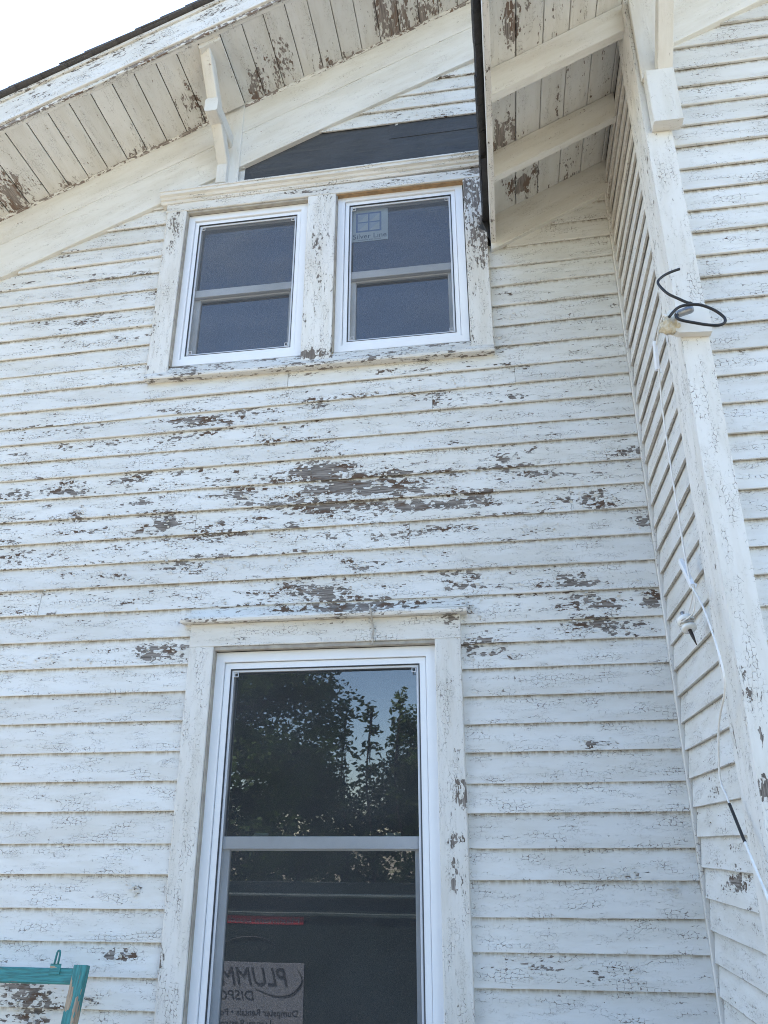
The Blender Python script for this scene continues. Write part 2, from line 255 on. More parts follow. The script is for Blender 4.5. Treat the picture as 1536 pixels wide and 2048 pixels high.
# ------------------------------------------------------------------ mesh helpers
WORN = {
'WA': [(-1.21, 3.421, 0.305, 0.04, 0.95), (-1.93, 3.437, 0.325, 0.038, 0.75), (-0.73, 3.474, 0.077, 0.027, 0.9), (-0.6, 3.482, 0.57, 0.034, 0.55), (-0.25, 3.513, 0.22, 0.024, 0.6), (-0.91, 3.359, 0.14, 0.024, 0.8), (-1.29, 3.544, 0.335, 0.03, 0.45), (-0.95, 3.288, 0.05, 0.024, 0.8), (-0.73, 3.315, 0.159, 0.024, 0.55), (-0.73, 3.271, 0.137, 0.028, 0.85), (-0.34, 3.312, 0.217, 0.028, 0.45), (-0.81, 3.241, 0.268, 0.023, 0.5), (-0.72, 3.151, 0.135, 0.037, 1), (-0.59, 3.068, 0.174, 0.05, 1), (-0.42, 3.072, 0.13, 0.05, 1), (-1.07, 3.039, 0.115, 0.023, 1), (-1.85, 3.134, 0.082, 0.029, 0.9), (-1.54, 3.19, 0.11, 0.029, 0.8), (-0.59, 2.977, 0.398, 0.054, 0.85), (-0.08, 2.97, 0.145, 0.035, 1), (0.03, 3.086, 0.145, 0.024, 0.9), (0.23, 3.049, 0.093, 0.035, 0.8), (0.28, 2.947, 0.12, 0.03, 0.6), (-0.17, 3.089, 0.128, 0.027, 0.9), (-0.89, 3.093, 0.201, 0.032, 0.7), (-1.39, 2.968, 0.068, 0.027, 1), (-1.45, 2.902, 0.555, 0.036, 0.6), (-0.69, 2.865, 0.417, 0.035, 0.55), (-0.26, 2.84, 0.243, 0.026, 0.75), (0.17, 2.825, 0.11, 0.017, 0.9), (0.4, 2.939, 0.072, 0.034, 0.85), (-1.16, 2.87, 0.265, 0.022, 0.7), (-2.04, 2.955, 0.148, 0.033, 0.5), (-2.06, 3.173, 0.151, 0.024, 0.5), (-1.79, 3.01, 0.033, 0.033, 0.8), (-1.57, 2.747, 0.077, 0.026, 1), (-1.28, 2.744, 0.125, 0.03, 1), (-0.5, 2.732, 0.156, 0.034, 1), (-1.0, 2.762, 0.423, 0.026, 0.65), (-0.59, 2.698, 0.306, 0.015, 0.5), (-1.04, 2.721, 0.299, 0.026, 0.6), (-0.73, 2.611, 0.127, 0.033, 1), (-0.91, 2.661, 0.13, 0.025, 0.8), (-0.13, 2.618, 0.082, 0.028, 1), (0.27, 2.605, 0.143, 0.024, 1), (-0.58, 2.543, 0.397, 0.024, 1), (-0.99, 2.56, 0.272, 0.021, 0.85), (-1.91, 2.654, 0.051, 0.017, 0.9), (-2.07, 2.772, 0.075, 0.022, 0.7), (-1.82, 2.748, 0.051, 0.027, 0.8), (-1.52, 2.562, 0.433, 0.03, 0.55), (0.37, 2.532, 0.132, 0.027, 0.9), (0.34, 2.428, 0.121, 0.03, 1), (0.55, 2.524, 0.034, 0.031, 0.9), (-0.11, 2.504, 0.028, 0.024, 0.9), (0.01, 2.355, 0.16, 0.027, 0.75), (-1.33, 2.38, 0.12, 0.028, 0.95), (-1.82, 2.375, 0.136, 0.02, 0.65), (-1.62, 2.492, 0.264, 0.025, 0.5), (-0.1, 2.377, 0.061, 0.031, 0.8), (0.53, 3.139, 0.092, 0.02, 0.9), (-0.06, 3.261, 0.2, 0.028, 0.5), (0.57, 2.833, 0.031, 0.033, 1), (0.45, 3.271, 0.123, 0.022, 0.35), (0.22, 3.163, 0.085, 0.027, 0.4), (0.06, 1.342, 0.178, 0.024, 0.75), (0.23, 1.311, 0.144, 0.029, 0.78), (0.5, 1.55, 0.027, 0.017, 1), (0.38, 1.591, 0.04, 0.011, 0.95), (-1.37, 1.339, 0.045, 0.016, 1), (-1.34, 1.539, 0.022, 0.014, 1), (-1.45, 1.195, 0.041, 0.019, 0.8), (-1.3, 1.907, 0.123, 0.04, 0.35), (-1.58, 1.937, 0.126, 0.04, 0.35), (-1.69, 1.204, 0.135, 0.034, 0.9), (-1.68, 1.137, 0.097, 0.025, 0.9), (0.37, 1.7, 0.198, 0.019, 0.3), (0.3, 2.008, 0.056, 0.014, 0.8), (-1.92, 4.17, 0.453, 0.041, 0.6), (-1.85, 4.043, 0.394, 0.034, 0.7), (-1.83, 3.896, 0.388, 0.027, 0.6), (-1.68, 3.755, 0.205, 0.026, 0.55), (-1.78, 4.528, 0.277, 0.03, 0.5), (-1.8, 4.278, 0.271, 0.029, 0.6), (-2.21, 4.422, 0.173, 0.03, 0.5), (-2.24, 4.146, 0.169, 0.029, 0.5), (-2.08, 4.469, 0.2, 0.024, 0.5), (0.08, 3.844, 0.04, 0.028, 0.8), (0.07, 3.7, 0.091, 0.025, 0.6), (0.1, 3.964, 0.071, 0.02, 0.5), (0.61, 3.825, 0.129, 0.056, 0.25), (0.27, 3.602, 0.253, 0.024, 0.4), (-0.38, 3.602, 0.268, 0.025, 0.45), (-0.21, 5.11, 0.232, 0.028, 0.6), (-0.42, 5.145, 0.135, 0.025, 0.5), (-0.1, 5.358, 0.134, 0.022, 0.6)],
'WC': [(-0.19, 2.468, 0.028, 0.031, 1), (-0.19, 1.999, 0.023, 0.056, 0.85), (-0.18, 1.846, 0.04, 0.047, 0.95), (-0.2, 1.7, 0.036, 0.02, 0.9), (-0.19, 1.575, 0.032, 0.06, 0.9), (-0.2, 2.086, 0.027, 0.04, 0.5), (-0.01, 4.442, 0.052, 0.285, 0.97), (-0.02, 4.662, 0.053, 0.068, 0.9), (-0.74, 3.714, 0.786, 0.02, 0.93), (-1.07, 3.709, 0.472, 0.02, 0.7), (-0.75, 4.151, 0.066, 0.498, 0.36), (-1.53, 4.244, 0.052, 0.523, 0.42), (-1.51, 4.492, 0.032, 0.202, 0.7), (-0.02, 4.061, 0.037, 0.175, 0.5), (-0.62, 4.769, 0.504, 0.024, 0.5), (-1.0, 2.429, 0.034, 0.016, 0.9), (-0.7, 2.477, 0.125, 0.028, 0.55), (-0.6, 2.454, 0.064, 0.02, 0.7), (-1.21, 1.349, 0.02, 0.096, 0.8), (-1.22, 1.667, 0.02, 0.071, 0.6), (-1.25, 2.051, 0.033, 0.232, 0.3), (-0.64, 4.675, 0.597, 0.017, 0.8), (-0.74, 4.577, 0.056, 0.2, 0.3), (-1.4, 3.224, 0.007, 0.006, 0), (-0.07, 3.82, 0.049, 0.167, 0.45)],
'WSA': [(-2.377, -0.15, 0.086, 0.121, 1), (-2.318, 0.049, 0.07, 0.091, 1), (-2.273, -0.153, 0.039, 0.06, 0.8), (-2.14, -0.037, 0.05, 0.05, 0.7), (-1.039, -0.108, 0.061, 0.161, 0.8), (-1.105, -0.112, 0.056, 0.099, 1), (-0.965, -0.186, 0.056, 0.133, 0.8), (-0.991, 0.01, 0.039, 0.037, 1), (-0.442, -0.18, 0.045, 0.134, 0.9), (-0.348, -0.093, 0.074, 0.138, 1), (-0.253, -0.089, 0.062, 0.114, 1), (-0.146, -0.08, 0.062, 0.063, 0.8), (-0.756, -0.065, 0.044, 0.076, 0.9), (-0.639, -0.044, 0.045, 0.042, 0.8), (-1.417, -0.158, 0.065, 0.085, 0.85), (-1.402, -0.056, 0.055, 0.076, 0.9), (-1.704, -0.032, 0.075, 0.042, 0.7), (-1.779, -0.043, 0.063, 0.031, 0.6), (-1.964, -0.017, 0.052, 0.037, 0.6), (-1.33, -0.032, 0.055, 0.042, 0.6), (-2.175, -0.144, 0.252, 0.035, 0.3), (0.0, -0.024, 0.064, 0.048, 0.8), (-1.623, -0.035, 0.142, 0.031, 0.6)],
'WSB': [(0.161, -0.942, 0.034, 0.094, 1), (0.119, -0.855, 0.036, 0.146, 0.45), (0.124, -0.464, 0.053, 0.085, 1), (0.091, -0.432, 0.036, 0.048, 1), (0.189, -0.147, 0.038, 0.052, 0.9), (0.252, -0.136, 0.029, 0.084, 0.9), (0.213, -0.973, 0.036, 0.036, 0.6), (0.346, -0.51, 0.076, 0.059, 0.25), (0.417, -0.03, 0.06, 0.035, 0.6)],
'WB': [(-0.349, 1.837, 0.067, 0.023, 0.9), (-0.43, 1.649, 0.164, 0.022, 0.85), (-0.443, 1.586, 0.161, 0.019, 0.85), (-0.302, 1.633, 0.067, 0.018, 0.6), (-0.385, 1.753, 0.173, 0.017, 0.4), (-0.713, 3.336, 0.169, 0.079, 0.4), (-0.674, 3.168, 0.118, 0.079, 0.5), (-0.666, 1.845, 0.062, 0.028, 0.5)],
'WD': [(0.59, 1.951, 0.028, 0.016, 0.7), (0.59, 2.087, 0.019, 0.017, 0.8), (0.6, 2.043, 0.017, 0.021, 0.9), (0.59, 1.939, 0.019, 0.016, 0.8), (0.61, 1.811, 0.021, 0.02, 0.9), (0.72, 3.14, 0.033, 0.015, 0.4), (0.6, 3.322, 0.035, 0.081, 0.35), (0.69, 3.162, 0.034, 0.059, 0.3), (0.79, 3.456, 0.093, 0.024, 0.4), (0.92, 4.047, 0.1, 0.027, 0.4), (0.76, 3.191, 0.09, 0.022, 0.45), (0.74, 3.066, 0.088, 0.018, 0.45)],
}
def wear_at(key, a, b, base=0.0):
    w = base
    for (x, y, rx, ry, s) in WORN.get(key, ()):
        d = ((a - x) / rx) ** 2 + ((b - y) / ry) ** 2
        if d < 6: w = max(w, s * .85 * math.exp(-(d ** 1.2) * .36))
    return w
KEYF = {                                   # which two world coordinates a surface's wear is mapped on
    'A': lambda p: wear_at('WA', p.x, p.z, .35 if 2.55 < p.z < 3.55 and p.x < .25 else (.22 if 2.3 < p.z < 3.65 or (p.z > 3.65 and p.x < -1.5) else .02)),
    'C': lambda p: wear_at('WC', p.x, p.z, .10), 'SA': lambda p: wear_at('WSA', p.x, p.y, .10), 'SB': lambda p: wear_at('WSB', p.x, p.y, .22),
    'B': lambda p: wear_at('WB', p.y, p.z, .22), 'D': lambda p: wear_at('WD', p.x, p.z, .04),
    'DC': lambda p: max(wear_at('WD', p.x, p.z, .12), .16), '0': lambda p: 0.0, 'hi': lambda p: .75, 'mid': lambda p: .35, 'lo': lambda p: .15,
    'fa': lambda p: .10 + .35 * max(0, min(1, (p.z - (5.92 + .46 * p.x)) / .08)), 'sill': lambda p: .62, 'jamb': lambda p: .7, 'tr': lambda p: .6,
}
def origin_of(o):
    v = Vector((0, 0, 0))
    while o is not None: v += o.location; o = o.parent
    return v
def mk(name, verts, faces, mat, parent=None, uvs=None, wear=None, lap=None, smooth=False, loc=None):
    base = origin_of(parent)
    if loc is not None: base = base + (Vector(loc) - base)
    me = bpy.data.meshes.new(name)
    me.from_pydata([tuple(Vector(v) - base) for v in verts], [], faces)
    if uvs is not None:
        l = me.uv_layers.new(name="grain"); flat = []
        for p in me.polygons:
            for vi in p.vertices: flat += [uvs[vi][0], uvs[vi][1]]
        l.data.foreach_set('uv', flat)
    if wear is not None: me.attributes.new("wear", 'FLOAT', 'POINT').data.foreach_set('value', wear)
    if lap is not None: me.attributes.new("lap", 'FLOAT', 'POINT').data.foreach_set('value', lap)
    if smooth: me.polygons.foreach_set('use_smooth', [True] * len(me.polygons))
    me.materials.append(M[mat] if isinstance(mat, str) else mat)
    o = bpy.data.objects.new(name, me); col.objects.link(o)
    if parent is not None: o.parent = parent
    if loc is not None: o.location = Vector(loc) - (origin_of(parent))
    return o
def fix_normals(o):
    import bmesh
    bm = bmesh.new(); bm.from_mesh(o.data); bmesh.ops.recalc_face_normals(bm, faces=bm.faces); bm.to_mesh(o.data); bm.free()
def strip(name, O, U, V, N, L, section, mat, parent, step=None, jit=0.0, closed=True, key='0', laps=None, warp=None, L2=None, recalc=True):
    """sweep a (v, n) section from O along U for length L; V and N span the section. L2(v, n) -> (start, end) shifts for mitres"""
    O = Vector(O); U = Vector(U).normalized(); V = Vector(V); N = Vector(N)
    nseg = max(1, int(round(L / step))) if step else 1
    ou, ov = rnd.uniform(0, 50), rnd.uniform(0, 50)
    verts, uvs, wear, lap = [], [], [], []
    k = len(section); f = KEYF[key]; acc = [0.0]
    for i in range(1, k): acc.append(acc[-1] + math.hypot(section[i][0] - section[i - 1][0], section[i][1] - section[i - 1][1]))
    sd_ = rnd.uniform(0, 100)
    for i in range(nseg + 1):
        u = L * i / nseg
        for j, (v, n) in enumerate(section):
            uu = u
            if L2: a, c = L2(v, n); uu = a + (L + c - a) * i / nseg
            dv = dn = 0.0
            if jit and 0 < i < nseg or jit and not closed:
                q = mn.noise(Vector((u * 9 + sd_, j * .6, 0))); q2 = mn.noise(Vector((u * 2.2 + sd_, 7, j * .4)))
                dv = jit * q; dn = jit * q2
            p = O + U * uu + V * (v + dv) + N * (n + dn)
            if warp: p = warp(p, u)
            verts.append(p); uvs.append((uu + ou, acc[j] + ov)); wear.append(f(p)); lap.append(laps[j] if laps else .5)
    faces = []
    kk = k if closed else k - 1
    for i in range(nseg):
        for j in range(kk):
            a = i * k + j; b_ = i * k + (j + 1) % k
            faces.append((a, b_, b_ + k, a + k))
    if closed:
        for s_ in (0, nseg):
            base = len(verts); idx = []
            for j in range(k):
                verts.append(verts[s_ * k + j].copy()); uvs.append((section[j][0] + ou, section[j][1] + ov)); wear.append(wear[s_ * k + j]); lap.append(.5); idx.append(base + j)
            faces.append(tuple(idx))
    o = mk(name, verts, faces, mat, parent, uvs, wear, lap)
    if closed and recalc: fix_normals(o)
    return o
def rect(v0, v1, n0, n1, c=.002):
    """rectangle section with eased edges"""
    k = max(1, int(round((v1 - v0) / .022))) if v1 - v0 > .035 else 1
    mid = [v0 + c + (v1 - v0 - 2 * c) * i / k for i in range(1, k)]
    return [(v0 + c, n0), (v1 - c, n0), (v1, n0 + c), (v1, n1 - c), (v1 - c, n1)] + [(m_, n1) for m_ in mid[::-1]] + [(v0 + c, n1), (v0, n1 - c), (v0, n0 + c)]
X, Y, Z = Vector((1, 0, 0)), Vector((0, 1, 0)), Vector((0, 0, 1))
def bar(name, p0, p1, mat, parent, along='x', c=.002, step=.03, jit=0.0, key='0'):
    """box from corner p0 to p1 whose grain runs along an axis"""
    (x0, y0, z0), (x1, y1, z1) = [tuple(t) for t in zip(*[(min(a, b_), max(a, b_)) for a, b_ in zip(p0, p1)])]
    if along == 'x': return strip(name, (x0, 0, 0), X, Z, -Y, x1 - x0, rect(z0, z1, -y1, -y0, c), mat, parent, step, jit, True, key)
    if along == 'z': return strip(name, (0, 0, z0), Z, X, -Y, z1 - z0, rect(x0, x1, -y1, -y0, c), mat, parent, step, jit, True, key)
    return strip(name, (0, y0, 0), Y, X, Z, y1 - y0, rect(x0, x1, z0, z1, c), mat, parent, step, jit, True, key)
def tube(name, pts, r, mat, parent=None, sides=8, loc=None, smooth=True, closed=False, rs=None, sub=4):
    P = [Vector(p) for p in pts]
    if sub > 1 and len(P) > 2:
        Q = []
        for i in range(len(P) - 1):
            a, b_, c_, d_ = P[max(i - 1, 0)], P[i], P[i + 1], P[min(i + 2, len(P) - 1)]
            for s_ in range(sub):
                t = s_ / sub
                Q.append(.5 * ((2 * b_) + (c_ - a) * t + (2 * a - 5 * b_ + 4 * c_ - d_) * t * t + (3 * b_ - a - 3 * c_ + d_) * t ** 3))
        Q.append(P[-1])
        if rs: rs = [rs[min(int(i / sub), len(rs) - 2)] * (1 - (i % sub) / sub) + rs[min(int(i / sub) + 1, len(rs) - 1)] * ((i % sub) / sub) for i in range(len(Q))]
        P = Q
    verts, faces, uvs = [], [], []
    prev = None; acc = 0
    for i, p in enumerate(P):
        t = (P[min(i + 1, len(P) - 1)] - P[max(i - 1, 0)]).normalized()
        if prev is None: a = t.orthogonal().normalized()
        else: a = (prev - t * prev.dot(t)).normalized()
        prev = a; b_ = t.cross(a)
        if i: acc += (p - P[i - 1]).length
        rr = rs[i] if rs else r
        for s_ in range(sides):
            an = 2 * math.pi * s_ / sides
            verts.append(p + a * math.cos(an) * rr + b_ * math.sin(an) * rr); uvs.append((acc, s_ * .01))
    for i in range(len(P) - 1):
        for s_ in range(sides):
            q = i * sides + s_; q2 = i * sides + (s_ + 1) % sides
            faces.append((q, q2, q2 + sides, q + sides))
    faces.append(tuple(range(sides))[::-1]); faces.append(tuple(range((len(P) - 1) * sides, len(P) * sides)))
    return mk(name, verts, faces, mat, parent, uvs, smooth=smooth, loc=loc)
def lathe(name, base, axis, prof, mat, parent=None, sides=20, loc=None):
    base = Vector(base); ax = Vector(axis).normalized(); a = ax.orthogonal().normalized(); b_ = ax.cross(a)
    verts, faces = [], []
    for (h, r_) in prof:
        for s_ in range(sides):
            an = 2 * math.pi * s_ / sides
            verts.append(base + ax * h + (a * math.cos(an) + b_ * math.sin(an)) * r_)
    for i in range(len(prof) - 1):
        for s_ in range(sides):
            q = i * sides + s_; q2 = i * sides + (s_ + 1) % sides
            faces.append((q, q2, q2 + sides, q + sides))
    faces.append(tuple(range(sides))[::-1]); faces.append(tuple(range((len(prof) - 1) * sides, len(prof) * sides)))
    return mk(name, verts, faces, mat, parent, smooth=True, loc=loc)
def empty(name, loc, label, cat, group=None):
    o = bpy.data.objects.new(name, None); col.objects.link(o); o.location = loc; o.empty_display_size = .2
    o['label'] = label; o['category'] = cat
    if group: o['group'] = group
    return o
def tag(o, label, cat, group=None):
    o['label'] = label; o['category'] = cat
    if group: o['group'] = group
    return o
def text(name, s, size, pos, mat, parent, xdir=(1, 0, 0), up=(0, 0, 1), ext=.001, align='LEFT', shear=0.0, sx=1.0, spacing=1.0, fitw=None):
    cu = bpy.data.curves.new(name, 'FONT'); cu.body = s; cu.size = size; cu.extrude = ext; cu.align_x = align; cu.shear = shear; cu.resolution_u = 3; cu.space_character = spacing
    tmp = bpy.data.objects.new(name, cu); col.objects.link(tmp)
    dg = bpy.context.evaluated_depsgraph_get(); me = bpy.data.meshes.new_from_object(tmp.evaluated_get(dg))
    bpy.data.objects.remove(tmp)
    Xd = Vector(xdir).normalized(); U = Vector(up).normalized(); Nn = Xd.cross(U)
    base = origin_of(parent)
    if fitw: sx = fitw / (max(v.co.x for v in me.vertices) - min(v.co.x for v in me.vertices))
    for v in me.vertices: v.co = Vector(pos) + Xd * v.co.x * sx + U * v.co.y + Nn * v.co.z - base
    me.materials.clear(); me.materials.append(M[mat])
    o = bpy.data.objects.new(name, me); col.objects.link(o); o.parent = parent
    return o

# ------------------------------------------------------------------ ground
def sheet(name, x0, x1, y0, y1, z, mat, n=1):
    vs = [(x0 + (x1 - x0) * i / n, y0 + (y1 - y0) * j / n, z) for j in range(n + 1) for i in range(n + 1)]
    fs = [(j * (n + 1) + i, j * (n + 1) + i + 1, (j + 1) * (n + 1) + i + 1, (j + 1) * (n + 1) + i) for j in range(n) for i in range(n)]
    o = mk(name, vs, fs, mat); o['kind'] = 'structure'; return o
sheet('ground', -400, 400, -400, 400, 0.0, 'ground')
sheet('driveway', -9, 9, -9.5, -.02, 0.004, 'drive')

# ------------------------------------------------------------------ the house
house = empty('house', (0, 0, 0), "old white clapboard house with peeling paint and new white vinyl windows", "house")
SA0, SA1 = 5.879, .46          # rake soffit of the big gable: z = SA0 + SA1 * x
FA0, FA1 = 5.443, .455         # lower edge of its frieze
SB0, SB1 = 4.36, .49           # soffit of the bay's roof
XL = -3.5                       # left end of the gable wall
RIDGE = 2.4
def polyprism(name, pts, y0, y1, mat, parent, closed=True):
    n = len(pts); vs = [(x, y0, z) for x, z in pts] + [(x, y1, z) for x, z in pts]
    fs = [tuple(range(n)), tuple(range(n, 2 * n))[::-1]] + [(i, (i + 1) % n, n + (i + 1) % n, n + i) for i in range(n)]
    o = mk(name, vs, fs, mat, parent); fix_normals(o); return o

# walls as sheathing boxes round the openings ------------------------------------------------
def panels(name, lst, mat, parent):
    vs, fs = [], []
    for pts in lst:
        n = len(pts); b0 = len(vs)
        vs += [(x, .004, z) for x, z in pts] + [(x, .09, z) for x, z in pts]
        fs += [tuple(b0 + i for i in range(n)), tuple(b0 + n + i for i in range(n))[::-1]] + [(b0 + i, b0 + (i + 1) % n, b0 + n + (i + 1) % n, b0 + n + i) for i in range(n)]
    o = mk(name, vs, fs, mat, parent); fix_normals(o); return o
top = lambda x: SA0 + SA1 * x + .05
def col_panel(x0, x1, z0, z1=None): return [(x0, z0), (x1, z0), (x1, top(x1) if z1 is None else z1), (x0, top(x0) if z1 is None else z1)]
gw = panels('gable_wall', [
    col_panel(XL, -1.452, 0), col_panel(-1.452, -1.118, 0, 3.732), col_panel(-1.118, -.25, 0, .93), col_panel(-1.118, -.25, 2.381, 3.732),
    col_panel(-.25, -.064, 0, 3.732), col_panel(-.826, -.714, 3.732, 4.64), col_panel(-1.452, -.064, 4.64), col_panel(-.064, RIDGE, 0),
    [(RIDGE, 0), (8.0, 0), (8.0, top(2 * RIDGE - 8)), (RIDGE, top(RIDGE))]], 'sheath', house)
bw = mk('return_wall', [(.6121, -.8, 0), (.6121, 0, 0), (.6121, 0, 4.66), (.6121, -.8, 4.66), (.70, -.8, 0), (.70, 0, 0), (.70, 0, 4.70), (.70, -.8, 4.70)],
        [(0, 1, 2, 3), (7, 6, 5, 4), (0, 3, 7, 4), (1, 5, 6, 2), (0, 4, 5, 1), (3, 2, 6, 7)], 'sheath', house)
CXR, CR = 5.8, 3.2
cw = polyprism('bay_wall', [(.606, 0), (CXR, 0), (CXR, SB0 + SB1 * .606 + .02), (CR, SB0 + SB1 * CR + .02), (.606, SB0 + SB1 * .606 + .02)], -.7965, -.70, 'sheath', house)
ew = mk('side_wall', [(CXR, -.8, 0), (CXR, 0, 0), (CXR, 0, 4.6), (CXR, -.8, 4.6), (XL, 0, 0), (XL, 8, 0), (XL, 8, 4.2), (XL, 0, 4.2), (8, 0, 0), (8, 8, 0), (8, 8, 4.2), (8, 0, 4.2),
        (XL, 8, 0), (8, 8, 0), (8, 8, 4.2), (RIDGE, 8, 6.9), (XL, 8, 4.2)], [(0, 1, 2, 3), (4, 5, 6, 7), (8, 9, 10, 11), (12, 13, 14, 15, 16)], 'sheath', house)

# clapboards ------------------------------------------------------------------------------------
def clap(O, U, N, L, pitch, parent, key, dz=0.0, step=.028, o_extra=0.0, mat='siding', cap=True):
    """one bevelled board; O is on the wall face at the lip's left end, dz = rise over the length"""
    U = Vector(U); U2 = (U * L + Z * dz).normalized(); H = pitch + .018
    t = .0175 + o_extra
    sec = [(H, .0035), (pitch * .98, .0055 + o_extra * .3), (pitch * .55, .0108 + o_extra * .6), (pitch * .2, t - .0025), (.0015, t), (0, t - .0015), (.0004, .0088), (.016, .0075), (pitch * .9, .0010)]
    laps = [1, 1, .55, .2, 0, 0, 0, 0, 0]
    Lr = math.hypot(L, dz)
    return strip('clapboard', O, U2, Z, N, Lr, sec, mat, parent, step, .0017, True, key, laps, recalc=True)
L1 = [4.29, 4.19, 4.087, 3.975, 3.865, 3.761, 3.664, 3.559, 3.469, 3.384, 3.29, 3.2, 3.098, 2.995, 2.886, 2.775, 2.675, 2.565]
R1 = [4.350, 4.246, 4.134, 4.03, 3.921, 3.812, 3.705, 3.599, 3.512, 3.413, 3.311, 3.222, 3.111, 3.006, 2.901, 2.79, 2.683, 2.574]
L2_ = [2.449, 2.339, 2.234, 2.122, 2.009, 1.903, 1.797, 1.686, 1.584, 1.472, 1.368, 1.261, 1.164]
R2 = [2.463, 2.385, 2.29, 2.188, 2.088, 1.99, 1.884, 1.787, 1.674, 1.576, 1.464, 1.362, 1.26]
while L2_[-1] > .42: L2_.append(L2_[-1] - .107)
while R2[-1] > .42: R2.append(R2[-1] - .103)
sc_z = lambda z: 1.7 + (z - 1.7) * .994
XR = .588
joints = {3.559: [-.881], 3.384: [-.236], 3.2: [-1.863], 2.775: [-.343], 3.664: [-2.17], 1.261: [-1.69], 3.469: [.12], 2.995: [-2.6], 2.886: [-1.25, .3], 2.565: [-1.9]}
def zline(zl, zr, x): return zl + (zr - zl) * (x + 2.1) / 2.7
def course(zl, zr, x0, x1, pitch, key='A'):
    if x1 - x0 < .02: return
    js = joints.get(round(zl, 3), [])
    if not js and x1 - x0 > 1.2 and rnd.random() < .45: js = [rnd.uniform(x0 + .4, x1 - .4)]
    cuts = [x0] + sorted([c for c in js if x0 + .05 < c < x1 - .05]) + [x1]
    for a, b_ in zip(cuts, cuts[1:]):
        za, zb = sc_z(zline(zl, zr, a)), sc_z(zline(zl, zr, b_))
        clap((a + .0006, 0, za), X, -Y, b_ - a - .0012, pitch, gw, key, dz=zb - za, o_extra=rnd.uniform(-.0012, .0022))
up_l = [4.39, 4.49, 4.595, 4.70, 4.80, 4.90]
up_r = [4.455, 4.56, 4.66, 4.76, 4.86, 4.96]
allL = up_l[::-1] + L1; allR = up_r[::-1] + R1
for i, (zl, zr) in enumerate(zip(allL, allR)):
    pl = (allL[i - 1] if i else zl + .105) - zl; pr = (allR[i - 1] if i else zr + .105) - zr; pitch = max(pl, pr) + .004
    xl = max(XL, (zl - FA0) / FA1 - .02)
    if zl > 3.6:
        course(zl, zr, xl, -1.172 if zl > 4.65 else -1.545, pitch)
        xr_lim = XR
        if zr > 4.18 + SB1 * .0: pass
        a = .036
        if zr > 4.20: a = max(a, (zr - 4.17) / SB1 - .03)
        if a < XR - .03: course(zl, zr, a, XR, pitch)
    elif zl > 2.52: course(zl, zr, xl, XR, pitch)
# short piece on top of the lower window's drip cap
clap((-1.232, 0, 2.519), X, -Y, 1.10, .055, gw, 'A', dz=.004, o_extra=.003)
for i, z in enumerate(L2_):
    pitch = ((L1 + L2_)[len(L1) + i - 1] - z) + .004
    clap((XL, 0, sc_z(z) + (sc_z(z) - sc_z(z)) - .004), X, -Y, -1.205 - XL, pitch, gw, 'A', dz=.006, o_extra=rnd.uniform(-.001, .002))
for i, z in enumerate(R2):
    pitch = ((R1 + R2)[len(R1) + i - 1] - z) + .004
    clap((-.17, 0, sc_z(z) - .002), X, -Y, XR + .17, pitch, gw, 'A', dz=.004, o_extra=rnd.uniform(-.001, .002))
# rows above the strip of tar paper, running on under the frieze
for k, z in enumerate((5.085, 5.180, 5.272, 5.365, 5.46)):
    xl = (z - FA0) / FA1 - .03
    clap((xl, 0, z), X, -Y, .62 - xl, .098, gw, 'A', dz=.006 * k / 4, o_extra=rnd.uniform(-.001, .002))
# return wall (runs towards the viewer)
BZ = [1.258 + .0905 * k for k in range(-10, 37)]
for i, z in enumerate(BZ):
    if z > 4.56: continue
    clap((.6125, -.034, z - .002), -Y, -X, .640, .0945, bw, 'B', dz=.002, o_extra=rnd.uniform(-.0008, .0015), mat='siding_b')
# bay wall facing the viewer
CZ = [2.267, 2.355, 2.434, 2.515, 2.605, 2.696, 2.78, 2.882, 2.976, 3.063, 3.158, 3.248, 3.338, 3.422, 3.517, 3.606, 3.695, 3.788, 3.889, 3.981, 4.075, 4.164, 4.253, 4.361, 4.453, 4.545, 4.64, 4.73, 4.82]
while CZ[0] > .42: CZ.insert(0, CZ[0] - .0905)
for i, z in enumerate(CZ):
    pitch = (CZ[i + 1] - z if i + 1 < len(CZ) else .09) + .004
    x0 = .655 if z < 4.36 else (z - 4.005) / SB1 - .03
    clap((x0, -.797, z), X, -Y, 2.2 - x0, pitch, cw, 'D', dz=.012, o_extra=rnd.uniform(-.001, .0015))
strip('siding_beyond', (2.2, -.797, .4), X, Z, -Y, 3.6, [(0, .014), (4.3, .014), (4.3, 0), (0, 0)], 'siding', cw, .3, key='lo')['kind'] = 'stuff'

# tar paper strip, patched over where the boards were cut away
tp = polyprism('tar_paper', [(-1.175, 4.80), (.60, 4.80), (.60, 5.15), (-.80, 5.15), (-1.175, 4.96)], -.0035, .003, 'tar', gw)
polyprism('tar_paper', [(-.42, 4.99), (.60, 5.0), (.60, 5.15), (-.42, 5.13)], -.0065, -.004, 'tar', gw)

# ------------------------------------------------------------------ corner boards
bar('corner_board', (.5885, -.030, .3), (.612, -.0005, 4.64), 'trim', bw, 'z', key='B')
cb = bar('corner_board', (.587, -.838, .3), (.612, -.668, 4.62), 'trim', bw, 'z', key='B')
bar('corner_board', (.5875, -.8405, .3), (.668, -.8385, 4.50), 'trim', cw, 'z', .0008, key='D')
bar('corner_board', (.6125, -.8384, .3), (.6678, -.797, 4.50), 'trim', cw, 'z', key='D')
bar('corner_board', (.586, -.8455, 3.185), (.672, -.8408, 3.93), 'trim', cw, 'z', .001, key='DC')
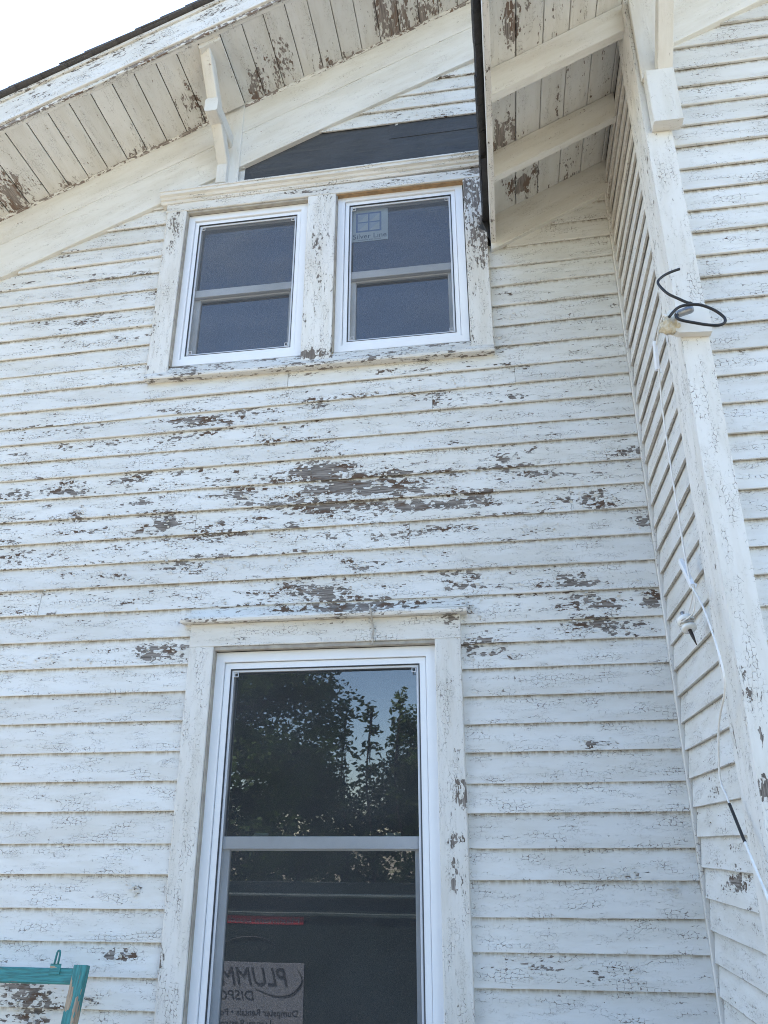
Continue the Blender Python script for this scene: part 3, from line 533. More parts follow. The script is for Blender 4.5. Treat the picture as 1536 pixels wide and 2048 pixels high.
# block that once carried the service wires
wb = polyprism('mounting_block', [(.545, 3.142), (.556, 3.118), (.577, 3.102), (.671, 3.096), (.673, 3.124), (.672, 3.184), (.556, 3.184), (.547, 3.165)], -.868, -.8412, 'smooth', cw)
# ------------------------------------------------------------------ frieze boards, mouldings
ca = Vector((1, 0, FA1)).normalized(); cbp = Vector((-FA1, 0, 1)).normalized()
h_tot = (SA0 - FA0) * math.cos(math.atan(FA1))
L_f = (RIDGE - XL) / ca.x
strip('frieze_board', (XL, 0, FA0 + FA1 * XL), ca, cbp, -Y, L_f, rect(0, h_tot * .54, 0, .0305), 'smooth', gw, .05, .0008, key='lo')
strip('frieze_board', (XL, 0, FA0 + FA1 * XL), ca, cbp, -Y, L_f, rect(h_tot * .54 + .0005, h_tot + .06, 0, .0312, .0008), 'smooth', gw, .05, .0008, key='lo')
strip('bed_moulding', (XL, 0, SA0 + SA1 * XL - .016), Vector((1, 0, SA1)).normalized(), cbp, -Y, L_f, [(0, .0315), (0, .034), (.010, .040), (.030, .042), (.030, .0315)], 'soffit', gw, .04, .002, key='tr')
cs = Vector((1, 0, SB1)).normalized(); csp = Vector((-SB1, 0, 1)).normalized()
strip('frieze_board', (.055, 0, 4.172 + SB1 * .055), cs, Z, -Y, (.612 - .055) / cs.x, rect(0, .205, 0, .032), 'smooth', gw, .04, .0006, key='lo')
strip('frieze_board', (.668, -.797, 4.005 + SB1 * .668), cs, Z, -Y, 2.8, rect(0, .345, 0, .032), 'smooth', cw, .05, .0006, key='lo')

# ------------------------------------------------------------------ big gable roof with its rake overhang
roof = polyprism('main_roof', [(XL - .35, SA0 + SA1 * (XL - .35) + .022), (RIDGE, SA0 + SA1 * RIDGE + .022), (8.5, SA0 + SA1 * (2 * RIDGE - 8.5) + .022),
                  (8.5, SA0 + SA1 * (2 * RIDGE - 8.5) + .13), (RIDGE, SA0 + SA1 * RIDGE + .14), (XL - .35, SA0 + SA1 * (XL - .35) + .13)], -.42, 8.4, 'deck', house)
us = Vector((1, 0, SA1)).normalized(); vs_ = Vector((-SA1, 0, 1)).normalized()
# soffit boards run out from the wall; measured joints come about every 10.6 cm
x = XL - .3
while x < RIDGE - .05:
    w = .1035 + rnd.uniform(-.003, .003)
    z = SA0 + SA1 * x
    dd = rnd.uniform(-.0008, .0008)
    strip('soffit_board', (x, .0, z), -Y, us, -vs_, .446, [(0.0028, -.012 + dd), (0.0028, -.002 + dd), (.0042, dd), (w * .28, dd), (w * .52, dd), (w * .78, dd), (w / us.x - .0018, dd), (w / us.x, -.002 + dd), (w / us.x, -.012 + dd)], 'soffit', roof, .02, .0004, key='SA')
    x += w + .0012
Lr = (RIDGE - XL + .35) / us.x
def rake(name, y, v0, v1, n0, n1, mat, key, jit=.001):
    return strip(name, (XL - .35, y, SA0 + SA1 * (XL - .35)), us, vs_, -Y, Lr, rect(v0, v1, n0, n1), mat, roof, .04, jit, key=key)
rake('barge_board', -.442, -.002, .150, 0, .022, 'trim', 'fa')
rake('barge_trim', -.4643, -.006, .016, 0, .010, 'soffit', 'tr', .002)
rake('barge_board', -.4645, .0165, .1490, 0, .020, 'trim', 'fa')
rake('drip_moulding', -.4647, .1495, .168, 0, .030, 'trim', 'fa')
# shingle courses: at the rake each course shows the butt of one shingle
n = 0; s_ = 0.0
while s_ < Lr:
    expo = .135
    p = Vector((XL - .35, -.510 - rnd.uniform(-.004, .008), SA0 + SA1 * (XL - .35))) + us * s_
    lift = .171
    strip('shingle', p, Y, us, vs_, .95, [(0, lift + .014), (0, lift + .020), (.30, lift + .006), (.30, lift + .0005)], 'shingle', roof, key='0')
    s_ += expo; n += 1
for sgn in (1, -1):
    uu = Vector((sgn * 1, 0, SA1)).normalized(); vv = Vector((-sgn * SA1, 0, 1)).normalized()
    x0 = XL - .36 if sgn > 0 else 8.52
    o = strip('shingle_field', (x0, -.40 if sgn > 0 else -.5, SA0 + SA1 * (x0 if sgn > 0 else 2 * RIDGE - x0)), Y, uu, vv, 8.8, [(0, .15), (0, .165), ((abs(RIDGE - x0)) / abs(uu.x), .165), ((abs(RIDGE - x0)) / abs(uu.x), .15)], 'shingle', roof)
    o['kind'] = 'stuff'

# knee brace under the rake
def brace(x0, w, zs, parent):
    """board on the wall, board under the soffit, a thin diagonal between them and a short arm through it"""
    kb = bar('knee_brace', (x0 - .002, -.0405, 4.70), (x0 + .105, -.0322, zs - .004 + SA1 * .10), 'smooth', parent, 'z', key='0')
    strip('top_rail', (x0 - .002, -.061, zs - SA1 * 0), -Y, us, -vs_, .375, rect(0, .105 / us.x, .0005, .026), 'smooth', kb, .04, key='0')
    a = Vector((x0, -.030, 4.845)); e = Vector((x0, -.428, 5.285)); d = (e - a); Ld = d.length; d.normalize()
    a = a - d * .13; Ld += .125
    nn = d.cross(X).normalized()
    if nn.z > 0: nn = -nn
    strip('diagonal', a, d, X, nn, Ld, rect(0, w, -.062, 0, .004), 'smooth', kb, .04, key='0')
    bar('brace_foot', (x0 + .0005, -.074, 4.764), (x0 + w - .0005, -.0408, 4.884), 'smooth', kb, 'z', key='0')
    bar('cross_arm', (x0 - .006, -.276, 5.026), (x0 + w + .006, -.0408, 5.112), 'smooth', kb, 'y', c=.008, key='0')
    return kb
brace(-1.300, .055, SA0 + SA1 * -1.302, roof)
# ------------------------------------------------------------------ bay roof with open rafters
YF = -1.27
broof = polyprism('bay_roof', [(.030, SB0 + SB1 * .03 + .022), (CR, SB0 + SB1 * CR + .022), (6.37, SB0 + SB1 * .03 + .022), (6.37, SB0 + .06), (CR, SB0 + SB1 * CR + .07), (.030, SB0 + SB1 * .03 + .062)], YF + .02, -.004, 'deck', house)
x = .079; k = 0
while x < CR - .1:
    w = .0995 + rnd.uniform(-.002, .002); z = SB0 + SB1 * x; dd = rnd.uniform(-.001, .001)
    inside = x > .62
    strip('soffit_board', (x, -.83 if inside else -.004, z), -Y, cs, -csp, (-.83 - YF) if inside else (-.004 - YF), [(0, -.014 + dd), (0, -.002 + dd), (.0015, dd), (w * .28, dd), (w * .52, dd), (w * .78, dd), (w / cs.x - .0015, dd), (w / cs.x, -.002 + dd), (w / cs.x, -.014 + dd)], 'soffit', broof, .025, .0005, key='SB')
    x += w + (.0036 if k != 0 else .004); k += 1
for yr in (-.405, -.80, -1.20):
    strip('rafter', (.079, yr, SB0 + SB1 * .079), cs, Z, Y, (.605 - .079) / cs.x, rect(-.140, -.001, 0, .037, .003), 'smooth', broof, .03, .0006, key='lo')
bar('eave_fascia', (.055, YF, 4.238), (.0785, -.004, 4.388), 'trim', broof, 'y', key='mid', jit=.001)
# shingles over the eave edge and the smear of tar where the eave meets the gable wall
for j in range(10):
    y1 = -.006 - j * .13
    strip('eave_shingle', (.029 + rnd.uniform(-.002, .003), y1, 4.3755), -Y, cs, csp, .1285, [(0, .006), (0, .022), (.30, .046), (.30, .0235)], 'tarblack', broof, .02, .001)
for sgn in (1, -1):
    uu = Vector((sgn, 0, SB1)).normalized(); vv = Vector((-sgn * SB1, 0, 1)).normalized(); x0 = .10 if sgn > 0 else 6.38
    o = strip('shingle_field', (x0, YF, SB0 + SB1 * (.10 if sgn > 0 else .02)), Y, uu, vv, 1.26, [(0, .062), (0, .075), (abs(CR - x0) / abs(uu.x), .075), (abs(CR - x0) / abs(uu.x), .062)], 'shingle', broof); o['kind'] = 'stuff'
strip('barge_board', (.06, YF, SB0 + SB1 * .06), cs, csp, -Y, (CR - .06) / cs.x, rect(-.01, .13, 0, .022), 'trim', broof, .05, .001, key='mid')
verts = []; faces = []
prof = [(-.40, .030, 4.368), (-.10, .028, 4.366), (-.05, .020, 4.355), (-.035, .004, 4.335), (-.03, .012, 4.31), (-.028, .040, 4.285), (-.026, .054, 4.262), (-.026, .056, 4.30), (-.026, .056, 4.37), (-.40, .054, 4.372)]
tb = mk('tar_smear', [(x_, y_, z_) for y_, x_, z_ in prof] + [(x_ * .6 + .02, y_ + .018, z_ * 1.0 + .004) for y_, x_, z_ in prof], [tuple(range(10)), tuple(range(10, 20))[::-1]] + [(i, (i + 1) % 10, 10 + (i + 1) % 10, 10 + i) for i in range(10)], 'tarblack', broof)
fix_normals(tb)
# bay brace on the corner board
kb = bar('knee_brace', (.606, -.892, 3.930), (.702, -.8465, 4.170), 'smooth', cw, 'z', c=.003, key='lo')
a = Vector((.648, -.850, 4.125)); e = Vector((.648, -1.22, 4.53)); d = e - a; Ld = d.length; d.normalize(); nn = d.cross(X).normalized()
if nn.y > 0: nn = -nn
strip('diagonal', a, d, X, nn, Ld, rect(0, .052, -.05, .0), 'smooth', kb, .04, key='lo')
bar('wall_post', (.600, -.864, 4.171), (.700, -.8466, 4.60), 'smooth', kb, 'z', key='lo')

# ------------------------------------------------------------------ windows
def ring(name, x0, x1, z0, z1, w, yf, yb, mat, parent, wt=None, wbm=None):
    """mitred rectangular frame w wide, from yf (front) to yb (back)"""
    wt = w if wt is None else wt; wbm = w if wbm is None else wbm
    c = .0015
    o_ = [(x0, z0), (x1, z0), (x1, z1), (x0, z1)]
    i_ = [(x0 + w, z0 + wbm), (x1 - w, z0 + wbm), (x1 - w, z1 - wt), (x0 + w, z1 - wt)]
    cx, cz = (x0 + x1) / 2, (z0 + z1) / 2
    def inset(p, d): return (p[0] + (d if p[0] < cx else -d), p[1] + (d if p[1] < cz else -d))
    loops = [[(p[0], yb, p[1]) for p in o_], [(p[0], yf + c, p[1]) for p in o_], [(*[inset(p, c)[0]], yf, inset(p, c)[1]) for p in o_],
             [(inset(p, -c)[0], yf, inset(p, -c)[1]) for p in i_], [(p[0], yf + c, p[1]) for p in i_], [(p[0], yb, p[1]) for p in i_]]
    vs = [v for l in loops for v in l]; fs = []
    for k in range(6):
        for j in range(4):
            a = k * 4 + j; b_ = k * 4 + (j + 1) % 4; kk = ((k + 1) % 6) * 4
            fs.append((a, b_, kk + (j + 1) % 4, kk + j))
    o = mk(name, vs, fs, mat, parent); fix_normals(o); return o
def pane(name, x0, x1, z0, z1, y, mat, parent):
    return mk(name, [(x0, y, z0), (x1, y, z0), (x1, y, z1), (x0, y, z1)], [(0, 1, 2, 3)], mat, parent)
def vinyl_window(x0, x1, z0, z1, zr, f1, f2):
    w = ring('window', x0, x1, z0, z1, f1, -.004, .085, 'vinyl', house)
    a0, a1, b0, b1 = x0 + f1, x1 - f1, z0 + f1, z1 - f1
    ring('window_frame', a0 + .0015, a1 - .0015, b0 + .0015, b1 - .0015, f2, .005, .085, 'vinyl', w)
    a0 += f2; a1 -= f2; b0 += f2; b1 -= f2
    ring('glazing_bead', a0 - .0012, a1 + .0012, b0 - .0012, b1 + .0012, .0042, .0036, .012, 'seal', w)
    ring('screen_frame', a0 + .0028, a1 - .0028, b0 + .0028, b1 - .0028, .009, .010, .018, 'vinyl_dull', w)
    pane('insect_screen', a0 + .006, a1 - .006, b0 + .006, b1 - .006, .014, 'screen', w)
    for cx in (a0 + .013, a1 - .013 - .017):
        for cz in (b0 + .013, b1 - .013 - .017):
            ring('screen_corner', cx, cx + .017, cz, cz + .017, .0028, .0085, .013, 'vinyl_dull', w)
    # upper sash outside, lower sash behind it
    ring('upper_sash', a0, a1, zr - .02, b1 + .0005, .010, .026, .044, 'vinyl_dull', w, wbm=.042)
    pane('pane', a0 + .012, a1 - .012, zr + .01, b1 - .01, .036, 'glass', w)
    ring('lower_sash', a0 + .001, a1 - .001, b0, zr + .012, .030, .048, .070, 'vinyl_dull', w, wt=.038)
    pane('pane', a0 + .02, a1 - .02, b0 + .02, zr - .015, .060, 'glass', w)
    for dx in (.17, .83):
        cx = a0 + (a1 - a0) * dx
        lk = lathe('sash_lock', (cx, .062, zr + .012), Z, [(0, .020), (.010, .020), (.016, .012), (.020, .010)], 'lock', w, 12)
        bar('lock_lever', (cx - .005, .045, zr + .024), (cx + .045, .056, zr + .034), 'lock', w, 'x', step=None)
    return w
w1 = vinyl_window(-1.451, -.827, 3.733, 4.630, 4.160, .036, .022)
w2 = vinyl_window(-.678, -.064, 3.733, 4.648, 4.178, .036, .022)
w3 = vinyl_window(-1.118, -.248, .93, 2.381, 1.690, .040, .026)
w1['label'] = "left of the paired upper windows, plain glass"; w2['label'] = "right of the paired upper windows, with sticker"; w3['label'] = "tall window at the lower centre"
# maker's sticker inside the right upper pane
stk = mk('sticker', [(-.618, .0345, 4.385), (-.434, .0345, 4.385), (-.434, .0345, 4.592), (-.618, .0345, 4.592)], [(0, 1, 2, 3)], 'stwhite', w2)
def quadp(name, x0, x1, z0, z1, y, mat, parent): return pane(name, x0, x1, z0, z1, y, mat, parent)
gx0, gx1, gz0, gz1 = -.592, -.466, 4.442, 4.562
vs, fs = [], []
for (a, b_, c_, d_) in ((gx0, gx1, gz1 - .009, gz1), (gx0, gx1, gz0, gz0 + .009), (gx0, gx0 + .009, gz0 + .009, gz1 - .009), (gx1 - .009, gx1, gz0 + .009, gz1 - .009),
                        (-.5325, -.5255, gz0 + .009, gz1 - .009), (gx0 + .009, -.5325, 4.4985, 4.5055), (-.5255, gx1 - .009, 4.4985, 4.5055)):
    k = len(vs); vs += [(a, .0335, c_), (b_, .0335, c_), (b_, .0335, d_), (a, .0335, d_)]; fs.append((k, k + 1, k + 2, k + 3))
emb = mk('window_emblem', vs, fs, 'stblue', w2)
vs, fs = [], []
for (a, b_) in ((gx0 + .009, -.5325), (-.5255, gx1 - .009)):
    for (c_, d_) in ((gz0 + .009, 4.4985), (4.5055, gz1 - .009)):
        k = len(vs); vs += [(a, .0337, c_), (b_, .0337, d_), (a, .0337, d_), (a + .01, .0336, c_), (b_, .0336, c_), (b_, .0336, d_ - .01)]; fs += [(k, k + 1, k + 2)]
mk('emblem_shading', vs, fs, 'stlight', w2)
text('lettering', "Silver Line", .043, (-.607, .0335, 4.402), 'sttext', w2, ext=.0, fitw=.165)
text('lettering', "WINDOWS AND DOORS", .0095, (-.583, .0335, 4.390), 'sttext', w2, ext=.0, fitw=.115)

# casings -------------------------------------------------------------------------------------
F = -.035
def S_(x): return x * .988
def Zs(z): return 1.7 + (z - 1.7) * .988
trim = lambda nm, p0, p1, al, key='C', m_='trim', c=.003, jit=.0008: bar(nm, p0, p1, m_, gw, al, c, .02, jit, key)
trim('window_casing', (-1.556, F, 3.6835), (-1.452, -.0005, 4.640), 'z')
trim('window_casing', (-.823, F, 3.6835), (-.682, -.0005, 4.640), 'z')
trim('window_casing', (-.060, F, 3.6835), (.0405, -.0005, 4.640), 'z')
trim('head_casing', (-1.560, F - .001, 4.641), (.0405, -.0005, 4.699), 'x')
# crown over the upper pair: stacked mouldings
strip('hood_moulding', (-1.590, 0, 4.690), (1, 0, .012), Z, -Y, 1.632, [(0, 0), (0, .040), (.008, .045), (.014, .045), (.018, .054), (.028, .060), (.033, .072), (.046, .074), (.049, .080), (.056, .080), (.10, .036), (.10, 0)], 'trim', gw, .03, .001, key='C')
strip('window_sill', (-1.552, 0, 3.645), X, Z, -Y, 1.592, [(0, 0), (0, .047), (.003, .050), (.015, .050), (.018, .047), (.038, .036), (.0805, .0125), (.0805, 0)], 'trim', gw, .02, .0006, key='sill')
# raw jamb strips left showing round the new frames
bar('jamb_strip', (-.680, -.030, 4.6335), (-.0605, -.0006, 4.6405), 'rawwood', gw, 'x')
bar('jamb_strip', (-1.4518, -.028, 3.7225), (-1.4455, -.0045, 4.636), 'greywood', gw, 'z')
bar('jamb_strip', (-.6818, -.028, 3.7225), (-.6755, -.0045, 4.633), 'greywood', gw, 'z')
bar('jamb_strip', (-1.4455, -.028, 4.628), (-.824, -.0046, 4.6405), 'greywood', gw, 'x')
# lower window
trim('window_casing', (-1.215, F, .88), (-1.117, -.0005, 2.398), 'z')
trim('window_casing', (-.250, F, .88), (-.153, -.0005, 2.398), 'z')
trim('head_casing', (-1.2155, F - .0008, 2.3985), (-.1525, -.0005, 2.4895), 'x', c=.002)
strip('drip_cap', (-1.250, 0, 2.490), X, Z, -Y, 1.125, [(0, 0), (0, .070), (.010, .074), (.017, .072), (.030, .020), (.030, 0)], 'trim', gw, .02, .0014, key='mid')
bar('jamb_strip', (-1.1168, -.030, .93), (-1.1105, -.0045, 2.398), 'greywood', gw, 'z', jit=.001)
bar('jamb_strip', (-1.1105, -.031, 2.3825), (-.2502, -.0045, 2.3983), 'greywood', gw, 'x', jit=.002)
trim('window_sill', (-1.24, -.07, .845), (-.13, -.0005, .8795), 'x', 'mid')
# rooms behind the windows
def room(x0, x1, z0, z1, d):
    vs = [(x0, .091, z0), (x1, .091, z0), (x1, .091, z1), (x0, .091, z1), (x0, d, z0), (x1, d, z0), (x1, d, z1), (x0, d, z1)]
    return mk('room', vs, [(4, 5, 6, 7), (0, 1, 5, 4), (3, 7, 6, 2), (0, 4, 7, 3), (1, 2, 6, 5)], 'room', house)
room(-2.4, .5, .2, 2.75, 3.4); room(-1.9, .4, 2.95, 4.75, 3.0)

# curled paint flakes lifting off the boards (real slivers of paint)
vs, fs, uvs_, wr = [], [], [], []
def flake(p, U, V, N, a, b_, curl):
    k = len(vs)
    for i in range(3):
        t = i / 2
        for s2 in (0, 1):
            q = p + U * (a * (s2 - .5)) + V * (b_ * t) + N * (.001 + curl * (1 - t) ** 2)
            vs.append(q); uvs_.append((rnd.uniform(0, 9), rnd.uniform(0, 9))); wr.append(0)
    fs.extend([(k, k + 1, k + 3, k + 2), (k + 2, k + 3, k + 5, k + 4)])
cand = [w for w in WORN['WA'] if w[4] > .5]
for i in range(900):
    w = rnd.choice(cand)
    x_ = w[0] + rnd.gauss(0, .7) * w[2]; z_ = w[1] + rnd.gauss(0, .8) * w[3]
    if x_ > .56 or (-1.6 < x_ < .05 and 3.64 < z_ < 4.95) or (-1.25 < x_ < -.13 and z_ < 2.56): continue
    flake(Vector((x_, -.0165, z_)), (X + Z * rnd.uniform(-.3, .3)).normalized(), Z * rnd.choice((1, -1)), -Y, rnd.uniform(.004, .013), rnd.uniform(.003, .008), rnd.uniform(.001, .004))
fo = mk('paint_flakes', vs, fs, 'smooth', gw, uvs_, wr, [.5] * len(vs)); fo['kind'] = 'stuff'

# ------------------------------------------------------------------ things on the wall
c1 = [(.601, -.900, 3.308), (.575, -.900, 3.300), (.549, -.900, 3.287), (.531, -.902, 3.266), (.538, -.905, 3.240), (.554, -.908, 3.214), (.576, -.912, 3.193), (.598, -.916, 3.173), (.612, -.920, 3.163)]
c2 = [(.540, 3.119), (.555, 3.136), (.571, 3.148), (.590, 3.152), (.620, 3.150), (.643, 3.140), (.668, 3.121), (.686, 3.099), (.690, 3.085), (.684, 3.074), (.666, 3.070), (.634, 3.077), (.604, 3.088), (.579, 3.098), (.564, 3.108), (.560, 3.118), (.566, 3.126)]
P = [Vector((p[0], -.925 - .010 * math.sin(i / 5), p[1])) for i, p in enumerate(c2)]
cable = tube('cable', [Vector(c) for c in c1], .0042, 'blackrubber', None, 8, loc=(.6, -.85, 3.1))
tag(cable, "cut end of black cable curling up over the white corner board", "cable", "black service cable stubs")
cable2 = tube('cable', P, .0044, 'blackrubber', None, 8, loc=(.55, -.90, 3.12))
tag(cable2, "black cable bent into an oval loop beside the grey connector", "cable", "black service cable stubs")
conn = empty('splice_connector', (.586, -.895, 3.145), "short grey metal connector held against the block on the corner board", "connector")
lathe('sleeve', (.566, -.905, 3.139), (Vector((.617, -.905, 3.157)) - Vector((.566, -.905, 3.139))), [(0, .009), (.003, .0105), (.035, .012), (.046, .0125), (.052, .010), (.054, .006)], 'steel', conn, 16)
lathe('end_plug', (.562, -.905, 3.1375), (1, 0, .35), [(0, .003), (.003, .0055), (.006, .0058)], 'darksteel', conn, 12)
# caulk lump where the wires come out
import bmesh
bm = bmesh.new(); bmesh.ops.create_icosphere(bm, subdivisions=3, radius=1.0)
for v in bm.verts:
    q = v.co.normalized(); d = 1 + .5 * mn.noise(q * 2.3) + .15 * mn.noise(q * 6)
    v.co = Vector((q.x * .027 * d, q.y * .022 * d, q.z * .030 * d))
me = bpy.data.meshes.new('sealant_lump'); bm.to_mesh(me); bm.free(); me.materials.append(M['caulk']); me.polygons.foreach_set('use_smooth', [True] * len(me.polygons))
cl = bpy.data.objects.new('sealant_lump', me); col.objects.link(cl); cl.location = (.556, -.862, 3.132)
tag(cl, "yellowed lump of sealant where the white wire leaves the corner block", "sealant")
# white wire hanging down the return wall
W1 = [(.545, -.885, 3.150), (.540, -.87, 3.165), (.542, -.79, 3.180), (.549, -.72, 3.190), (.553, -.675, 3.19)]
W2 = [(.553, -.668, 3.15), (.552, -.627, 2.958), (.551, -.626, 2.728), (.550, -.632, 2.576), (.549, -.638, 2.470), (.548, -.655, 2.40), (.547, -.671, 2.368), (.546, -.687, 2.36), (.545, -.766, 2.283), (.545, -.821, 2.194),
      (.545, -.858, 2.108), (.546, -.843, 2.048), (.548, -.735, 1.989), (.549, -.675, 1.92), (.550, -.640, 1.847), (.550, -.676, 1.808), (.549, -.70, 1.785)]
W3 = [(.549, -.70, 1.785), (.549, -.735, 1.75), (.549, -.773, 1.711), (.549, -.79, 1.695)]
W4 = [(.549, -.79, 1.695), (.549, -.805, 1.678), (.549, -.851, 1.631), (.549, -.902, 1.582), (.549, -.96, 1.50), (.549, -.99, 1.38), (.549, -.98, 1.2)]
ww = empty('hanging_wire', (.55, -.66, 1.2), "thin white wire drooping down the return wall from the corner block", "wire")
tube('wire_run', W1, .0028, 'whitewire', ww, 6); tube('wire_run', W2, .0028, 'whitewire', ww, 6)
tube('bare_length', W3, .0040, 'blackrubber', ww, 8); tube('wire_run', W4, .0034, 'whitewire', ww, 6)
# wire clips, two bent strips of white plastic
def clip(p, q, label, w=.010):
    p, q = Vector(p), Vector(q); d = (q - p); L = d.length; d.normalize(); nx = Vector((-1, 0, 0)); vv = d.cross(nx).normalized()
    t = empty('wire_clip', p, label, 'clip', 'white plastic clips on the wire')
    strip('clip_body', p, d, vv, nx, L, [(-w, 0), (w, 0), (w, .010), (w - .003, .012), (-w + .003, .012), (-w, .010)], 'vinyl', t)
    strip('clip_lip', q - d * .001, d, vv, nx, .012, [(-w, -.004), (w * .2, -.004), (w * .2, .0), (-w, .0)], 'vinyl', t)
clip((.556, -.672, 3.205), (.556, -.652, 3.110), "upper white plastic clip, just under the block on the corner board", .011)
clip((.556, -.570, 2.482), (.556, -.668, 2.372), "lower white plastic clip, halfway down the wire above the insulator", .0095)
# porcelain insulator
ins = empty('insulator', (.545, -.585, 2.29), "white porcelain spool insulator hanging on its hook by a loop of wire", "insulator")
ax = Vector((-.15, .46, 1.0)).normalized(); pb = Vector((.540, -.600, 2.262))
lathe('spool', pb, ax, [(0, .010), (.002, .021), (.010, .023), (.014, .017), (.020, .0145), (.026, .018), (.030, .0245), (.040, .026), (.044, .022), (.0455, .012), (.042, .008)], 'ceramic', ins, 24)
tube('wire_wrap', [pb + ax * .020 + Vector((.018 * math.cos(a), .018 * math.sin(a), .0012 * a)) for a in [i * .6 for i in range(24)]], .0028, 'twine', ins, 6, sub=2)
tube('screw_shank', [pb + ax * .002, pb - ax * .022, pb - ax * .055], .006, 'darksteel', ins, 10, rs=[.0055, .005, .0012], sub=1)
tube('screw_head', [pb + ax * .042, pb + ax * .058, pb + ax * .066], .006, 'steel', ins, 10, rs=[.005, .005, .007], sub=1)
tube('suspension_wire', [(.552, -.668, 2.376), (.549, -.650, 2.345), (.545, -.595, 2.318), pb + ax * .05], .0018, 'whitewire', ins, 6)
tube('suspension_wire', [(.552, -.668, 2.376), (.549, -.672, 2.33), (.545, -.645, 2.30), pb + Vector((-.02, -.012, .022))], .0018, 'whitewire', ins, 6)
# twine over the head of the lower window
tw = tube('twine', [(-.494, -.070, 2.530), (-.488, -.078, 2.512), (-.485, -.074, 2.49), (-.4865, -.045, 2.47), (-.482, -.040, 2.445), (-.486, -.040, 2.42), (-.484, -.041, 2.40), (-.489, -.038, 2.385)], .0036, 'twine', None, 6, loc=(-.486, -.04, 2.385))
tag(tw, "short piece of dirty twine hanging over the head of the tall window", "twine")

# teal storm sash leaning on the wall, bottom left
ts = empty('teal_sash', (-1.84, -.42, .02), "old teal painted wooden sash leaning on the wall at bottom left", "sash")
def lean(z): return -.105 - (1.30 - z) * .22
ux = Vector((1, 0, 0)); uz = Vector((0, .215, 1)).normalized()
base = Vector((-2.24, lean(.02), .02)); Hs = (1.305 - .02) / uz.z; Ws = .815; nn = ux.cross(uz)
def sash_bar(nm, u0, u1, v0, v1, t0, t1, al, key='mid'):
    if al == 'u': return strip(nm, base + ux * u0, ux, uz, nn, u1 - u0, rect(v0, v1, t0, t1, .003), 'teal', ts, .03, .0012, key=key)
    return strip(nm, base + uz * v0, uz, ux, nn, v1 - v0, rect(u0, u1, t0, t1, .003), 'teal', ts, .03, .0012, key=key)
sash_bar('stile', Ws - .046, Ws, 0, Hs + .006, .0, .030, 'v', 'mid'); sash_bar('stile', 0, .046, 0, Hs, .0, .030, 'v')
sash_bar('rail', .0465, Ws - .0465, Hs - .050, Hs - .004, .002, .026, 'u', 'lo'); sash_bar('rail', .0465, Ws - .0465, 0, .08, .002, .026, 'u')
hk = base + ux * (Ws - .115) + uz * (Hs - .012)
strip('hanger_plate', hk - ux * .014, ux, uz, nn, .038, rect(-.012, .020, .026, .029, .001), 'teal', ts)
tube('hanger_eye', [hk + uz * .018 + nn * .028 - ux * .001, hk + uz * .052 + nn * .028 - ux * .0, hk + uz * .058 + nn * .028 + ux * .005, hk + uz * .052 + nn * .028 + ux * .011, hk + uz * .018 + nn * .028 + ux * .012], .0035, 'teal', ts, 6, sub=2)

# ------------------------------------------------------------------ dumpster behind the viewer (seen in the lower window's glass)
YD = -3.62
du = empty('dumpster', (-1.2, YD - .9, 0), "dark green steel roll-off dumpster with company sign, mirrored in the tall window", "dumpster")
dx0, dx1, dz = -4.2, 1.6, 1.315
bar('front_side', (dx0, YD - .05, .15), (dx1, YD, dz - .03), 'dump', du, 'x', step=None)
bar('rear_side', (dx0, YD - 1.9, .15), (dx1, YD - 1.85, dz), 'dump', du, 'x', step=None)
bar('end_wall', (dx0, YD - 1.85, .15), (dx0 + .05, YD - .05, dz), 'dump', du, 'y', step=None); bar('end_wall', (dx1 - .05, YD - 1.85, .15), (dx1, YD - .05, dz), 'dump', du, 'y', step=None)
bar('floor', (dx0, YD - 1.9, .10), (dx1, YD, .149), 'dump', du, 'x', step=None)
bar('top_rail', (dx0, YD - .06, dz - .03), (dx1, YD + .045, dz), 'dumprim', du, 'x', c=.01, step=None)
bar('ledge', (dx0, YD + .0005, 1.155), (dx1, YD + .030, 1.185), 'dumprim', du, 'x', c=.006, step=None)
for k in range(7):
    xx = dx0 + .3 + k * .95
    if -2.6 < xx < -.9: continue
    bar('side_rib', (xx, YD + .0005, .15), (xx + .09, YD + .05, 1.154), 'dump', du, 'z', step=None)
for xx in (dx0 + .4, dx1 - .6):
    lathe('wheel', (xx, YD - .15, .09), (0, -1, 0), [(0, .085), (.1, .085)], 'darksteel', du, 16)
bar('capacity_plate', (-2.62, YD + .001, 1.098), (-1.645, YD + .006, 1.152), 'red', du, 'x', c=.001, step=None)
text('plate_lettering', "Maximum Loading", .056, (-1.670, YD + .0075, 1.107), 'signwhite', du, xdir=(-1, 0, 0), fitw=.66)
bar('company_sign', (-2.85, YD + .001, .18), (-1.625, YD + .006, .835), 'signwhite', du, 'x', c=.001, step=None)
text('sign_lettering', "PLUMMER", .17, (-1.735, YD + .0075, .685), 'signdark', du, xdir=(-1, 0, 0), shear=.3, fitw=.72, ext=.004)
text('sign_lettering', "DISPOSAL", .09, (-2.0, YD + .0075, .585), 'signdark', du, xdir=(-1, 0, 0), shear=.2, sx=1.2)
text('sign_lettering', "Dumpster Rentals \u2022 Portable", .062, (-1.66, YD + .0075, .485), 'signdark', du, xdir=(-1, 0, 0), fitw=.76)
text('sign_lettering', "Luxury Restroom Trailers", .062, (-1.86, YD + .0075, .415), 'signdark', du, xdir=(-1, 0, 0), fitw=.72)
bar('sign_rule', (-2.8, YD + .0065, .385), (-1.66, YD + .008, .391), 'signdark', du, 'x', c=.0005, step=None)
text('sign_lettering', "616-261-4", .19, (-1.70, YD + .0075, .225), 'signdark', du, xdir=(-1, 0, 0))
